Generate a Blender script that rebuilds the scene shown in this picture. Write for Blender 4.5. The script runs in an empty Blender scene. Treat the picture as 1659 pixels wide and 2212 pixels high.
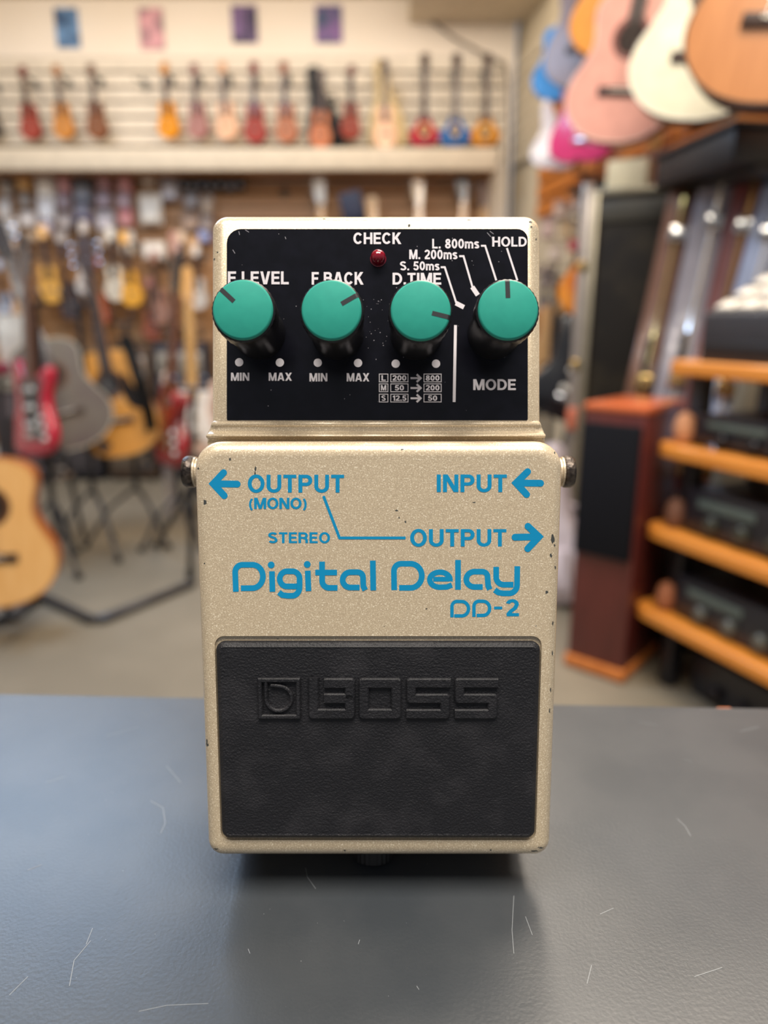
import bpy, bmesh, math, random
from mathutils import Vector, Matrix
from mathutils.bvhtree import BVHTree
random.seed(7)
R = math.radians
SC = bpy.context.scene
COL = SC.collection

# ------------------------------------------------------------------ camera, world, lights, exposure
FPX, PITCH, HC = 1534.0, R(15), 0.950          # focal length in pixels, downward pitch, counter height
CAM = Vector((0, 0, HC + 0.121))
CP, SP = math.cos(PITCH), math.sin(PITCH)
cd = bpy.data.cameras.new('camera')
cd.sensor_fit = 'VERTICAL'; cd.sensor_height = 36.0; cd.lens = 36.0 * FPX / 2212
cd.clip_start = 0.01; cd.clip_end = 60
cd.dof.use_dof = True; cd.dof.focus_distance = 0.1405; cd.dof.aperture_fstop = 9.4
cam = bpy.data.objects.new('camera', cd); COL.objects.link(cam)
cam.location = CAM; cam.rotation_euler = (R(75), 0, 0)
SC.camera = cam

wd = bpy.data.worlds.new('shop_ambience'); SC.world = wd; wd.use_nodes = True
bg = wd.node_tree.nodes['Background']
bg.inputs[0].default_value = (0.80, 0.84, 0.95, 1); bg.inputs[1].default_value = 0.32

def area(name, loc, rot, sx, sy, power, col):
    l = bpy.data.lights.new(name, 'AREA'); l.shape = 'RECTANGLE'; l.size = sx; l.size_y = sy
    l.energy = power; l.color = col
    o = bpy.data.objects.new(name, l); COL.objects.link(o); o.location = loc; o.rotation_euler = [R(a) for a in rot]
    return o
WARM, NEUT, COOL = (1.0, 0.88, 0.74), (1.0, 0.93, 0.84), (0.50, 0.70, 1.0)
area('ceiling_lamp_back', (-0.9, 4.1, 3.02), (22, 0, 0), 3.6, 0.4, 50, WARM)
area('ceiling_lamp_middle', (0.5, 1.1, 3.0), (0, 0, 0), 1.2, 0.5, 62, WARM)
area('ceiling_lamp_cool', (-1.6, 2.6, 3.0), (0, 0, 0), 1.6, 0.9, 74, COOL)
area('ceiling_lamp_near', (0.1, -0.55, 2.9), (8, 0, 0), 2.0, 0.9, 95, NEUT)
area('ceiling_lamp_right', (0.35, 2.6, 3.0), (0, 25, 0), 0.5, 1.6, 30, WARM)
SC.view_settings.view_transform = 'Standard'; SC.view_settings.look = 'None'
SC.view_settings.exposure = 0.0; SC.view_settings.gamma = 1.0; SC.view_settings.use_curve_mapping = False

# ------------------------------------------------------------------ helpers
def lin(c):
    if isinstance(c, str):
        c = [int(c[i:i + 2], 16) / 255 for i in (0, 2, 4)]
    return tuple((x / 12.92 if x <= 0.04045 else ((x + 0.055) / 1.055) ** 2.4) for x in c) + (1.0,)

MATS = {}
def mat(hexc, rough=0.5, metal=0.0, hex2=None, scale=20.0, bump=0.0, bscale=None, stretch=None, coat=0.0, spec=0.5, detail=4.0, lo=0.35, hi=0.65, dist=0.0005, emit=0.0):
    key = (hexc, rough, metal, hex2, scale, bump, bscale, stretch, coat, spec, detail, lo, hi, dist, emit)
    if key in MATS: return MATS[key]
    m = bpy.data.materials.new('m_' + hexc); m.use_nodes = True
    nt = m.node_tree; b = nt.nodes['Principled BSDF']
    b.inputs['Base Color'].default_value = lin(hexc); b.inputs['Roughness'].default_value = rough
    b.inputs['Metallic'].default_value = metal; b.inputs['Coat Weight'].default_value = coat
    b.inputs['Coat Roughness'].default_value = 0.1; b.inputs['Specular IOR Level'].default_value = spec
    if emit:
        b.inputs['Emission Color'].default_value = lin(hexc); b.inputs['Emission Strength'].default_value = emit
    tc = nt.nodes.new('ShaderNodeTexCoord'); mp = nt.nodes.new('ShaderNodeMapping')
    nt.links.new(tc.outputs['Object'], mp.inputs['Vector'])
    if stretch: mp.inputs['Scale'].default_value = stretch
    n = nt.nodes.new('ShaderNodeTexNoise'); n.inputs['Scale'].default_value = scale; n.inputs['Detail'].default_value = detail
    nt.links.new(mp.outputs[0], n.inputs['Vector'])
    r = nt.nodes.new('ShaderNodeValToRGB')
    r.color_ramp.elements[0].position = lo; r.color_ramp.elements[1].position = hi
    r.color_ramp.elements[0].color = lin(hexc)
    if hex2: r.color_ramp.elements[1].color = lin(hex2)
    else:
        c = lin(hexc); r.color_ramp.elements[1].color = tuple(x * 0.88 for x in c[:3]) + (1,)
    nt.links.new(n.outputs['Fac'], r.inputs[0]); nt.links.new(r.outputs[0], b.inputs['Base Color'])
    if bump:
        n2 = nt.nodes.new('ShaderNodeTexNoise'); n2.inputs['Scale'].default_value = bscale or scale; n2.inputs['Detail'].default_value = 3
        nt.links.new(mp.outputs[0], n2.inputs['Vector'])
        bp = nt.nodes.new('ShaderNodeBump'); bp.inputs['Strength'].default_value = bump; bp.inputs['Distance'].default_value = dist
        nt.links.new(n2.outputs['Fac'], bp.inputs['Height']); nt.links.new(bp.outputs[0], b.inputs['Normal'])
    MATS[key] = m
    return m

def wood(h1, h2, rough=0.35, coat=0.2, stretch=(14, 14, 1.2), scale=6):
    return mat(h1, rough, 0, h2, scale, coat=coat, stretch=stretch, detail=6, lo=0.3, hi=0.7)

def bm_new(): return bmesh.new()

def fin(name, bm, m, parent=None, smooth=35, M=None):
    bmesh.ops.remove_doubles(bm, verts=bm.verts, dist=1e-7)
    bmesh.ops.recalc_face_normals(bm, faces=bm.faces)
    me = bpy.data.meshes.new(name); bm.to_mesh(me); bm.free()
    ms = m if isinstance(m, (list, tuple)) else [m]
    for x in ms: me.materials.append(x)
    if smooth:
        me.shade_smooth(); me.set_sharp_from_angle(angle=R(smooth))
    o = bpy.data.objects.new(name, me); COL.objects.link(o)
    if parent: o.parent = parent
    if M is not None: o.matrix_basis = M
    return o

def tag(o, label, cat, group=None, kind=None):
    o['label'] = label; o['category'] = cat
    if group: o['group'] = group
    if kind: o['kind'] = kind
    return o

def struct(o, kind='structure'):
    o['kind'] = kind; return o

def thing(name, label, cat, loc=(0, 0, 0), rot=(0, 0, 0), group=None):
    o = bpy.data.objects.new(name, None); COL.objects.link(o)
    o.empty_display_size = 0.05; o.location = loc; o.rotation_euler = rot
    return tag(o, label, cat, group)

def box(bm, c, s, bev=0.0, M=None, seg=2):
    g = bmesh.ops.create_cube(bm, size=1.0)
    vs = g['verts']
    for v in vs: v.co = Vector((v.co.x * s[0], v.co.y * s[1], v.co.z * s[2]))
    if bev:
        es = list({e for v in vs for e in v.link_edges})
        g2 = bmesh.ops.bevel(bm, geom=es, offset=bev, segments=seg, affect='EDGES', profile=0.5)
        vs = list({v for f in g2['faces'] for v in f.verts} | {v for v in vs if v.is_valid})
        # every vert of this island
        seen = set(vs); st = list(vs)
        while st:
            v = st.pop()
            for e in v.link_edges:
                w = e.other_vert(v)
                if w not in seen: seen.add(w); st.append(w)
        vs = list(seen)
    T = Matrix.Translation(Vector(c))
    if M is not None: T = T @ M
    for v in vs: v.co = T @ v.co
    return vs

def tube(bm, pts, r, n=8, caps=True):
    pts = [Vector(p) for p in pts]; rings = []
    rr_ = r if isinstance(r, (list, tuple)) else [r] * len(pts)
    prev = None
    for i, p in enumerate(pts):
        t = (pts[min(i + 1, len(pts) - 1)] - pts[max(i - 1, 0)]).normalized()
        if prev is None:
            a = t.orthogonal().normalized()
        else:
            a = (prev - t * prev.dot(t)).normalized()
        prev = a; b = t.cross(a)
        rings.append([bm.verts.new(p + (a * math.cos(2 * math.pi * k / n) + b * math.sin(2 * math.pi * k / n)) * rr_[i]) for k in range(n)])
    for i in range(len(rings) - 1):
        for k in range(n):
            bm.faces.new((rings[i][k], rings[i][(k + 1) % n], rings[i + 1][(k + 1) % n], rings[i + 1][k]))
    if caps:
        bm.faces.new(rings[0][::-1]); bm.faces.new(rings[-1])

def lathe(bm, prof, n=32, M=None, cap0=True, cap1=True, wob=None):
    """profile [(r, z)] around local z"""
    rings = []
    for j, (r, z) in enumerate(prof):
        ring = []
        for k in range(n):
            a = 2 * math.pi * k / n
            q = r + (wob(j, k) if wob else 0)
            p = Vector((q * math.cos(a), q * math.sin(a), z))
            ring.append(bm.verts.new(M @ p if M is not None else p))
        rings.append(ring)
    for i in range(len(rings) - 1):
        for k in range(n):
            bm.faces.new((rings[i][k], rings[i][(k + 1) % n], rings[i + 1][(k + 1) % n], rings[i + 1][k]))
    if cap0: bm.faces.new(rings[0][::-1])
    if cap1: bm.faces.new(rings[-1])

def inset(pts, d):
    """move a closed counter-clockwise 2D outline inwards by d"""
    n = len(pts); out = []
    for i in range(n):
        a, b, c = Vector(pts[i - 1]), Vector(pts[i]), Vector(pts[(i + 1) % n])
        e1 = (b - a); e2 = (c - b)
        if e1.length < 1e-9: e1 = e2
        if e2.length < 1e-9: e2 = e1
        n1 = Vector((-e1.y, e1.x)).normalized(); n2 = Vector((-e2.y, e2.x)).normalized()
        m = n1 + n2
        if m.length < 1e-6: m = n1
        m.normalize(); k = max(m.dot(n1), 0.5)
        out.append(tuple(b + m * (d / k)))
    return out

def layers(bm, outline, lays, f, cap0=True, cap1=True):
    """stack of inset outlines; lays = [(inset, height)], f maps (x, y, h) to a point"""
    rings = []
    for d, h in lays:
        p = inset(outline, d) if d else outline
        rings.append([bm.verts.new(f(x, y, h)) for x, y in p])
    n = len(outline)
    for i in range(len(rings) - 1):
        for k in range(n):
            bm.faces.new((rings[i][k], rings[i][(k + 1) % n], rings[i + 1][(k + 1) % n], rings[i + 1][k]))
    if cap0: bm.faces.new(rings[0][::-1])
    if cap1: bm.faces.new(rings[-1])
    return rings

def rrect(x0, x1, y0, y1, r, k=6):
    """rounded rectangle, r = radii for (top right, top left, bottom left, bottom right)"""
    if not isinstance(r, (list, tuple)): r = [r] * 4
    cs = [(x1 - r[0], y1 - r[0], 0, r[0]), (x0 + r[1], y1 - r[1], 90, r[1]), (x0 + r[2], y0 + r[2], 180, r[2]), (x1 - r[3], y0 + r[3], 270, r[3])]
    out = []
    for cx, cy, a, q in cs:
        for i in range(k + 1):
            t = R(a + 90 * i / k); out.append((cx + q * math.cos(t), cy + q * math.sin(t)))
    return out

def chaikin(p, it=2):
    for _ in range(it):
        q = []
        for i in range(len(p)):
            a, b = p[i], p[(i + 1) % len(p)]
            q += [(a[0] * .75 + b[0] * .25, a[1] * .75 + b[1] * .25), (a[0] * .25 + b[0] * .75, a[1] * .25 + b[1] * .75)]
        p = q
    return p

def at(px, py, Y):
    """the world point at forward distance Y seen at this place of the photograph"""
    a = (px - 829.5) / FPX; b = (1106 - py) / FPX
    dy = CP + b * SP; dz = b * CP - SP; t = Y / dy
    return Vector((a * t, Y, CAM.z + dz * t))

def on_floor(px, py, z=0.0):
    b = (1106 - py) / FPX
    return at(px, py, (CAM.z - z) * (CP + b * SP) / (SP - b * CP))

# ------------------------------------------------------------------ the setting
mfloor = mat('847a68', 0.6, 0, '736a59', 1.3, bump=0.1, bscale=40, lo=0.4, hi=0.6)
bm = bm_new(); box(bm, (0, 2.2, -0.05), (9, 7.4, 0.1)); struct(fin('floor', bm, mfloor))
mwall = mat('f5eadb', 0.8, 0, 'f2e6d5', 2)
bm = bm_new(); box(bm, (-1.74, 5.32, 1.6), (5.2, 0.1, 3.3)); struct(fin('wall_back', bm, mwall))
bm = bm_new(); box(bm, (-4.33, 2.2, 1.6), (0.1, 6.2, 3.3)); struct(fin('wall_left', bm, mwall))
bm = bm_new(); box(bm, (-0.5, 2.3, 3.14), (7.5, 6.6, 0.12)); struct(fin('ceiling', bm, mat('d9cdbb', 0.85, 0, 'd4c8b4', 3)))
WR = Matrix.Translation((0.895, 5.27, 0)) @ Matrix.Rotation(math.atan2(-.9889, .1483), 4, 'Z')   # right wall: x runs towards the viewer, -y into the shop
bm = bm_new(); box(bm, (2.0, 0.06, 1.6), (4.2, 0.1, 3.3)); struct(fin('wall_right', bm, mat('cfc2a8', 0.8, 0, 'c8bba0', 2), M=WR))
bm = bm_new(); box(bm, (0.62, 4.95, 3.005), (0.92, 0.62, 0.13), 0.006); struct(fin('trim_1', bm, mat('ddd0bb', 0.8)))

def slatwall(name, label, x0, x1, z0, z1, m, M, pitch=0.083):
    t = thing(name, label, 'wall panel'); t.matrix_basis = M
    bm = bm_new(); box(bm, ((x0 + x1) / 2, 0.0, (z0 + z1) / 2), (x1 - x0, 0.012, z1 - z0)); fin('backing', bm, m[1], t)
    n = max(1, round((z1 - z0) / pitch)); p = (z1 - z0) / n
    bm = bm_new()
    for i in range(n):
        box(bm, ((x0 + x1) / 2, -0.014, z0 + p * (i + .5)), (x1 - x0, 0.018, p - 0.017), 0.002, seg=1)
    fin('slat_panel', bm, m[0], t)
    return t
MB = Matrix.Translation((0, 5.262, 0))
slatwall('slatwall_panel', 'white grooved slat panel behind the hanging ukuleles', -3.3, 0.79, 2.12, 2.74,
         (mat('e2d6c2', 0.5), mat('6f6558', 0.7)), MB)
slatwall('slatwall_panel', 'brown wood slat panel below the long pale shelf', -3.3, 0.715, 0.2, 1.99,
         (wood('b98a5c', 'a97c50', 0.5, 0.0, (1.2, 14, 14)), mat('6f4e30', 0.7)), MB)
slatwall('slatwall_panel', 'beige slat panel on the right wall above the plain strip', 0.03, 1.1, 2.08, 2.72,
         (mat('d3c6ad', 0.5), mat('857a69', 0.7)), WR @ Matrix.Translation((0, -0.005, 0)))
slatwall('slatwall_panel', 'orange wood slat panel under the acoustic guitars', 0.55, 3.9, 1.68, 2.50,
         (wood('d4853c', 'bb6c2a', 0.4, 0.1, (1.2, 14, 14)), mat('7d4519', 0.7)), WR @ Matrix.Translation((0, -0.012, 0)), 0.1)

# long display shelf
ZT, ZB = at(400, 319, 4.915).z, at(400, 367, 4.915).z
FH = ZT - ZB
t = thing('display_shelf', 'long cream wall shelf with deep fascia under the ukuleles', 'shelf', (0, 5.25, ZB))
bm = bm_new(); box(bm, (-1.29, -0.17, FH - .016), (4.02, 0.30, 0.03), 0.004); fin('shelf_board', bm, mat('d3c6b0', 0.6), t)
bm = bm_new(); box(bm, (-1.29, -0.325, FH / 2), (4.02, 0.02, FH), 0.004); fin('fascia', bm, mat('cdbfa8', 0.6), t)
bm = bm_new(); box(bm, (-1.29, -0.17, 0.012), (4.02, 0.29, 0.024)); fin('underside_board', bm, wood('a4774d', '94683f', 0.5, 0), t)

# posters
PO = [(145, 18, 103, '6f9ac9', '2f4c72', 'blue abstract poster, leftmost on the cream wall'),
      (327, 18, 106, 'e0a6ae', '8a6f76', 'pink abstract poster on the cream wall'),
      (528, 12, 92, '7d6390', '3b3350', 'purple and dark violet poster on the cream wall'),
      (710, 12, 92, '85629a', '35506d', 'purple and teal poster nearest the ceiling cable')]
for px, y0, y1, c1, c2, lb in PO:
    a, b = at(px - 29, y0, 5.262), at(px + 29, y1, 5.262)
    bm = bm_new(); box(bm, ((a.x + b.x) / 2, 5.262, (a.z + b.z) / 2), (b.x - a.x, 0.012, a.z - b.z))
    o = fin('wall_poster', bm, mat(c1, 0.6, 0, c2, 11, lo=0.40, hi=0.62), smooth=0); tag(o, lb, 'poster', 'posters above the slat wall')
# ceiling cable
bm = bm_new()
cps = [at(905, 12, 5.24), at(935, 48, 5.24), at(985, 85, 5.24), at(1050, 118, 5.23), at(1092, 140, 5.20), at(1097, 170, 5.19), at(1099, 300, 5.19), at(1097, 470, 5.19), at(1094, 640, 5.19)]
tube(bm, cps, 0.007, 8)
tag(fin('cable', bm, mat('5b5146', 0.6)), 'dark cable drooping from the ceiling down the wall corner', 'cable')

# ------------------------------------------------------------------ instruments
MBLACK = mat('15161a', 0.4); MCHROME = mat('c9c9cc', 0.18, 1.0); MSTEEL = mat('8f8f94', 0.3, 1.0); MDARKW = wood('3a2418', '2c1a11', 0.45)
MNECK = wood('b9814a', 'a66f3b', 0.4)
SIL_AC = [(0, 0), (.002, .05), (.02, .115), (.065, .172), (.13, .200), (.195, .190), (.26, .150), (.305, .130), (.35, .132), (.405, .146), (.45, .138), (.478, .10), (.49, .045), (.49, 0)]
SIL_TEAR = [(0, 0), (.004, .07), (.035, .145), (.09, .190), (.15, .200), (.21, .180), (.27, .135), (.34, .090), (.42, .055), (.49, .035), (.49, 0)]
def sym(sil):
    p = [(w, z) for z, w in sil] + [(-w, z) for z, w in sil[-2:0:-1]]
    return chaikin(p, 2)

def guitar(name, label, cat, M, s, top, side, hole='2a1c12', guard=None, bridge=True, neckm=None, head='3a2418', sil=SIL_AC, pegs=6, depth=.105, group=None, strings=True, rosette='5d3b20', bind=None, wf=1.0, zf=1.0, nf=1.0):
    """a hollow guitar or ukulele: origin at the bottom of the body, z up the neck, front towards -y"""
    t = thing(name, label, cat, group=group); t.matrix_basis = M
    o2 = [(x * wf, y * zf) for x, y in sym(sil)]; d = depth / 2
    mt = top if not isinstance(top, str) else mat(top, 0.3, 0, coat=0.35, stretch=(12, 12, 1), scale=5)
    msd = side if not isinstance(side, str) else mat(side, 0.3, 0, coat=0.3)
    f = lambda x, y, h: Vector((x * s, h * s, y * s))
    bm = bm_new(); layers(bm, o2, [(0.006, d), (0.0, d - .006), (0.0, -d + .003), (.002, -d)], f); fin('body', bm, msd, t)
    bm = bm_new(); layers(bm, o2, [(.004, -d - .0005), (.004, -d - .003), (.0055, -d - .0045)], f); fin('soundboard', bm, mt, t)
    zh = (.335 if sil is SIL_AC else .23) * zf
    if bind:
        bm = bm_new(); n = len(o2)
        ri = layers(bm, o2, [(-.001, -d + .004), (-.001, -d - .0048), (.005, -d - .0048)], f, False, False); fin('binding', bm, mat(bind, .4), t)
    Mh = Matrix.Translation((0, (-d - .0047) * s, zh * s)) @ Matrix.Rotation(R(90), 4, 'X')
    bm = bm_new(); lathe(bm, [(.068 * s * wf, 0), (.068 * s * wf, .0012 * s), (.05 * s * wf, .0012 * s), (.05 * s * wf, 0)], 32, Mh, False, False); ro = fin('rosette', bm, mat(rosette, .4), t)
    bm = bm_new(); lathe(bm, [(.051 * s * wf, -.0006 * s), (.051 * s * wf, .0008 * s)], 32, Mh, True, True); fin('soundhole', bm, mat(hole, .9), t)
    yb = -d - .010
    if bridge:
        bm = bm_new(); zb = .165 if sil is SIL_AC else .10
        box(bm, (0, yb * s, zb * s), (.16 * s * wf, .011 * s, .03 * s), .003 * s); br = fin('bridge', bm, MDARKW, t)
        bm = bm_new(); box(bm, (0, (yb - .007) * s, (zb + .004) * s), (.075 * s, .006 * s, .004 * s)); fin('saddle', bm, mat('efe6d2', .4), br)
    if guard:
        bm = bm_new(); pg = chaikin([(.045, .30), (.075, .22), (.135, .20), (.145, .25), (.11, .30), (.075, .385), (.062, .375), (.068, .335)], 2)
        layers(bm, pg, [(0, -d - .0046), (0, -d - .006)], f); fin('pickguard', bm, mat(guard, .2, coat=.4), t)
    mn = neckm or MNECK
    bm = bm_new()
    for (z0, z1, w0, w1, y0, y1) in ((.475 * zf, .83, .054, .043, -d - .004, -d + .022),):
        vs = box(bm, (0, 0, 0), (1, 1, 1))
        for v in vs:
            k = v.co.z + .5; w = w0 + (w1 - w0) * k
            v.co = Vector((v.co.x * w * nf * s, (y0 if v.co.y < 0 else y1) * s, (z0 + (z1 - z0) * k) * s))
    fin('neck', bm, mn, t)
    bm = bm_new(); zq = (.385 if sil is SIL_AC else .33) * zf
    vs = box(bm, (0, 0, 0), (1, 1, 1))
    for v in vs:
        k = v.co.z + .5; w = .056 + (.042 - .056) * k
        v.co = Vector((v.co.x * w * nf * s, (-d - .004 - (.007 if v.co.y < 0 else 0)) * s, (zq + (.83 - zq) * k) * s))
    fin('fretboard', bm, MDARKW, t)
    Mt = Matrix.Translation((0, (-d + .004) * s, .828 * s)) @ Matrix.Rotation(R(-9), 4, 'X')
    hd = [(.021, 0), (.034, .035), (.036, .16), (.02, .172), (-.02, .172), (-.036, .16), (-.034, .035), (-.021, 0)]
    bm = bm_new(); layers(bm, hd, [(0, .009), (0, -.009)], lambda x, y, h: Mt @ Vector((x * nf * s, h * s, y * s))); fin('headstock', bm, wood(head, head, .3), t)
    for i in range(pegs):
        sd = 1 if i % 2 else -1; zz = .05 + .045 * (i // 2) if pegs == 6 else .06 + .06 * (i // 2)
        bm = bm_new(); p0 = Mt @ Vector((sd * .034 * s * nf, 0, zz * s)); p1 = Mt @ Vector((sd * (.034 * nf + .018) * s, 0, zz * s)); p2 = Mt @ Vector((sd * (.034 * nf + .032) * s, 0, zz * s))
        tube(bm, [p0, p1], .004 * s, 6); tube(bm, [p1, p2], .009 * s, 8); fin('tuning_peg', bm, MSTEEL, t)
    if strings:
        bm = bm_new(); ns = 6 if pegs == 6 else 4; zb = .165 if sil is SIL_AC else .10
        for i in range(ns):
            k = (i / (ns - 1) - .5)
            tube(bm, [(k * .055 * s, (yb - .009) * s, zb * s), (k * .036 * s, (-d - .013) * s, .83 * s), (k * .03 * s, (-d - .008 + .012) * s, .90 * s)], .0007 * max(s, .8), 4)
        fin('strings', bm, MCHROME, t)
    return t

SIL_ST = [(.02, .0), (.11, .006), (.165, .06), (.17, .12), (.135, .19), (.118, .235), (.125, .29), (.150, .345), (.150, .395), (.118, .40), (.07, .365), (.035, .345),
          (-.035, .345), (-.055, .375), (-.09, .43), (-.135, .45), (-.155, .41), (-.145, .34), (-.125, .27), (-.13, .21), (-.165, .15), (-.178, .09), (-.16, .03), (-.10, .0)]
SIL_SC = [(.0, .0), (.09, .004), (.15, .05), (.165, .11), (.14, .18), (.112, .225), (.118, .275), (.142, .315), (.135, .35), (.10, .35), (.055, .325), (.03, .345),
          (-.04, .38), (-.09, .385), (-.125, .355), (-.13, .30), (-.112, .23), (-.14, .18), (-.165, .11), (-.15, .05), (-.09, .004)]
def electric(name, label, M, body, sil=SIL_ST, guard='f2efe6', head='d9b073', neckw=None, group=None, s=1.0, edge=None):
    t = thing(name, label, 'guitar', group=group); t.matrix_basis = M
    o2 = chaikin(sil, 2)
    f = lambda x, y, h: Vector((x * s, h * s, y * s))
    mbod = body if not isinstance(body, str) else mat(body, .22, 0, coat=.5)
    bm = bm_new(); layers(bm, o2, [(.012, .022), (.004, .020), (0, .012), (0, -.012), (.004, -.020), (.012, -.022)], f); fin('body', bm, mbod, t)
    if guard:
        pg = chaikin([(.07, .06), (.12, .10), (.09, .18), (.075, .25), (.10, .33), (.08, .355), (.03, .335), (-.03, .335), (-.07, .36), (-.09, .32), (-.06, .24), (-.05, .15), (.0, .10)], 2)
        bm = bm_new(); layers(bm, pg, [(0, -.0225), (0, -.025)], f); fin('pickguard', bm, mat(guard, .25, coat=.3), t)
    for z in (.14, .22, .30):
        if not guard and z == .22: continue
        bm = bm_new(); box(bm, (0, -.026 * s, z * s), (.082 * s, .012 * s, .02 * s if guard else .036 * s), .003 * s); fin('pickup', bm, mat('efe9dc', .4) if guard else MCHROME, t)
    bm = bm_new(); box(bm, (0, -.027 * s, .095 * s), (.085 * s, .012 * s, .025 * s), .002 * s); fin('bridge', bm, MCHROME, t)
    for k in range(3):
        bm = bm_new(); lathe(bm, [(.011 * s, 0), (.012 * s, .003 * s), (.010 * s, .014 * s)], 14, Matrix.Translation(((.085 + .018 * k) * s, -.022 * s, (.17 - .045 * k) * s)) @ Matrix.Rotation(R(90), 4, 'X')); fin('control_knob', bm, mat('efe9dc', .4), t)
    bm = bm_new()
    vs = box(bm, (0, 0, 0), (1, 1, 1))
    for v in vs:
        k = v.co.z + .5; w = .056 + (.043 - .056) * k
        v.co = Vector((v.co.x * w * s, (-.030 if v.co.y < 0 else -.006) * s, (.31 + (.79 - .31) * k) * s))
    fin('neck', bm, neckw or wood('d3a460', 'c79650', .35), t)
    hd = chaikin([(.021, 0), (.03, .03), (.028, .17), (.012, .19), (-.03, .185), (-.052, .16), (-.04, .05), (-.021, 0)], 1)
    bm = bm_new(); layers(bm, hd, [(0, -.006), (0, -.022)], lambda x, y, h: Vector((x * s, h * s, (y + .79) * s))); fin('headstock', bm, mat(head, .3, coat=.3), t)
    bm = bm_new()
    for k in range(6):
        zz = (.82 + .024 * k) * s
        tube(bm, [(-.035 * s, -.014 * s, zz), (-.062 * s, -.014 * s, zz)], .004 * s, 6); tube(bm, [(-.062 * s, -.014 * s, zz), (-.074 * s, -.014 * s, zz)], .008 * s, 8)
    fin('tuner_row', bm, MCHROME, t)
    bm = bm_new()
    for k in range(6):
        x = (k / 5 - .5)
        tube(bm, [(x * .052 * s, -.036 * s, .095 * s), (x * .034 * s, -.034 * s, .79 * s), (x * .03 * s, -.024 * s, (.83 + .02 * k) * s)], .0007, 4)
    fin('strings', bm, MCHROME, t)
    return t

def hanger(label, p, q, group, w=.024):
    """hook with a two pronged yoke: p at the neck, q on the wall"""
    p, q = Vector(p), Vector(q)
    t = thing('instrument_hook', label, 'hook', q, group=group)
    d = p - q; yaw = math.atan2(d.y, d.x); L = d.length
    t.rotation_euler = (0, 0, yaw)
    bm = bm_new(); box(bm, (.006, 0, 0), (.012, .035, .06), .003); fin('wall_plate', bm, mat('4a4a48', .4), t)
    bm = bm_new(); tube(bm, [(.01, 0, 0), (L - .03, 0, .0)], .006, 8); fin('arm', bm, MSTEEL, t)
    for sd in (-1, 1):
        bm = bm_new(); tube(bm, [(L - .032, 0, 0), (L - .025, sd * w, 0), (L + .02, sd * w, 0), (L + .025, sd * w, .008)], .005, 8); fin('prong', bm, MBLACK, t)
    return t

def up(p, yaw=0, tilt=0, lean=0):
    """stand at p, turned yaw about z, tilted sideways in the picture plane, leaning back"""
    return Matrix.Translation(p) @ Matrix.Rotation(R(yaw), 4, 'Z') @ Matrix.Rotation(R(tilt), 4, 'Y') @ Matrix.Rotation(R(lean), 4, 'X')

# hanging ukuleles along the white slat panel: centre px, top py, bottom py, soundboard, sides
UK = [(72, 143, 303, '9c4438', '6a2519', 'red-brown ukulele on the white slat panel, leftmost complete one'),
      (143, 141, 301, 'c0803a', '935c24', 'tan orange ukulele between the red-brown and the dark brown ones'),
      (214, 139, 301, '7d4d30', '5f3a20', 'dark brown ukulele just left of the empty hook'),
      (368, 136, 300, 'dc8e14', 'b87410', 'bright yellow-orange ukulele right of the empty hook'),
      (431, 138, 300, 'a5756f', '7a4c46', 'mauve ukulele next to the bright yellow-orange one'),
      (494, 134, 302, 'e2b594', 'c49470', 'pale pinkish cream ukulele on the white slat panel'),
      (553, 134, 311, '963a32', '6a221b', 'red ukulele just right of the pale cream one'),
      (622, 134, 310, 'ac6f52', '7d452d', 'pinkish brown ukulele left of the black gig bag'),
      (757, 141, 302, '8c3a2b', '5a2016', 'small dark red ukulele right of the black gig bag'),
      (-14, 150, 300, '3b3430', '2b2522', 'black ukulele cut by the left picture edge')]
YU = 5.10
def uke_frame(px, y0, y1, Y):
    a, b = at(px, y0, Y), at(px, y1, Y)
    return b, (a.z - b.z)
for px, y0, y1, ct, cs_, lb in UK:
    b, h = uke_frame(px, y0, y1, YU)
    guitar('ukulele', lb, 'ukulele', up(b, random.uniform(-8, 8), random.uniform(-2, 2)), h, mat(ct, .55, spec=.2), mat(cs_, .5, spec=.25), pegs=4, depth=.12, wf=.80, nf=1.55, head=cs_, group='ukuleles on the white slat panel', strings=False, neckm=wood('7a5236', '6a4429'))
    n = b + Vector((0, -.01, h * .84))
    hanger('black hook holding the ' + lb.split(',')[0].split(' on the')[0].split(' between')[0].split(' just')[0].split(' right of')[0].split(' next to')[0].split(' left of')[0].split(' cut')[0], n, (n.x, 5.24, n.z), 'ukulele hooks')
e = at(300, 170, 5.1); hanger('empty black hook on the white slat panel', e, (e.x, 5.24, e.z), 'ukulele hooks')
for px, ct, cs_, lb in ((916, 'a80f2a', '4d0a14', 'red teardrop mandolin on the white slat panel'), (982, '0f5c9e', '0d2f55', 'blue teardrop mandolin on the white slat panel'), (1046, 'c47f10', '6a420c', 'amber teardrop mandolin on the white slat panel')):
    b, h = uke_frame(px, 118, 320, YU)
    guitar('mandolin', lb, 'mandolin', up(b, -4), h, mat(ct, .5, 0, cs_, 5, spec=.2, lo=.5, hi=.75), mat(cs_, .5, spec=.25), pegs=4, depth=.16, sil=SIL_TEAR, wf=.92, zf=.80, nf=1.5, strings=False, group='teardrop mandolins', neckm=wood('4b3527', '3d2a1e'), rosette='e5c07a', hole='32180f', bind='40261a')
    n = b + Vector((0, -.01, h * .84)); hanger('black hook holding the ' + lb.split(' on the')[0], n, (n.x, 5.24, n.z), 'ukulele hooks')

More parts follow.
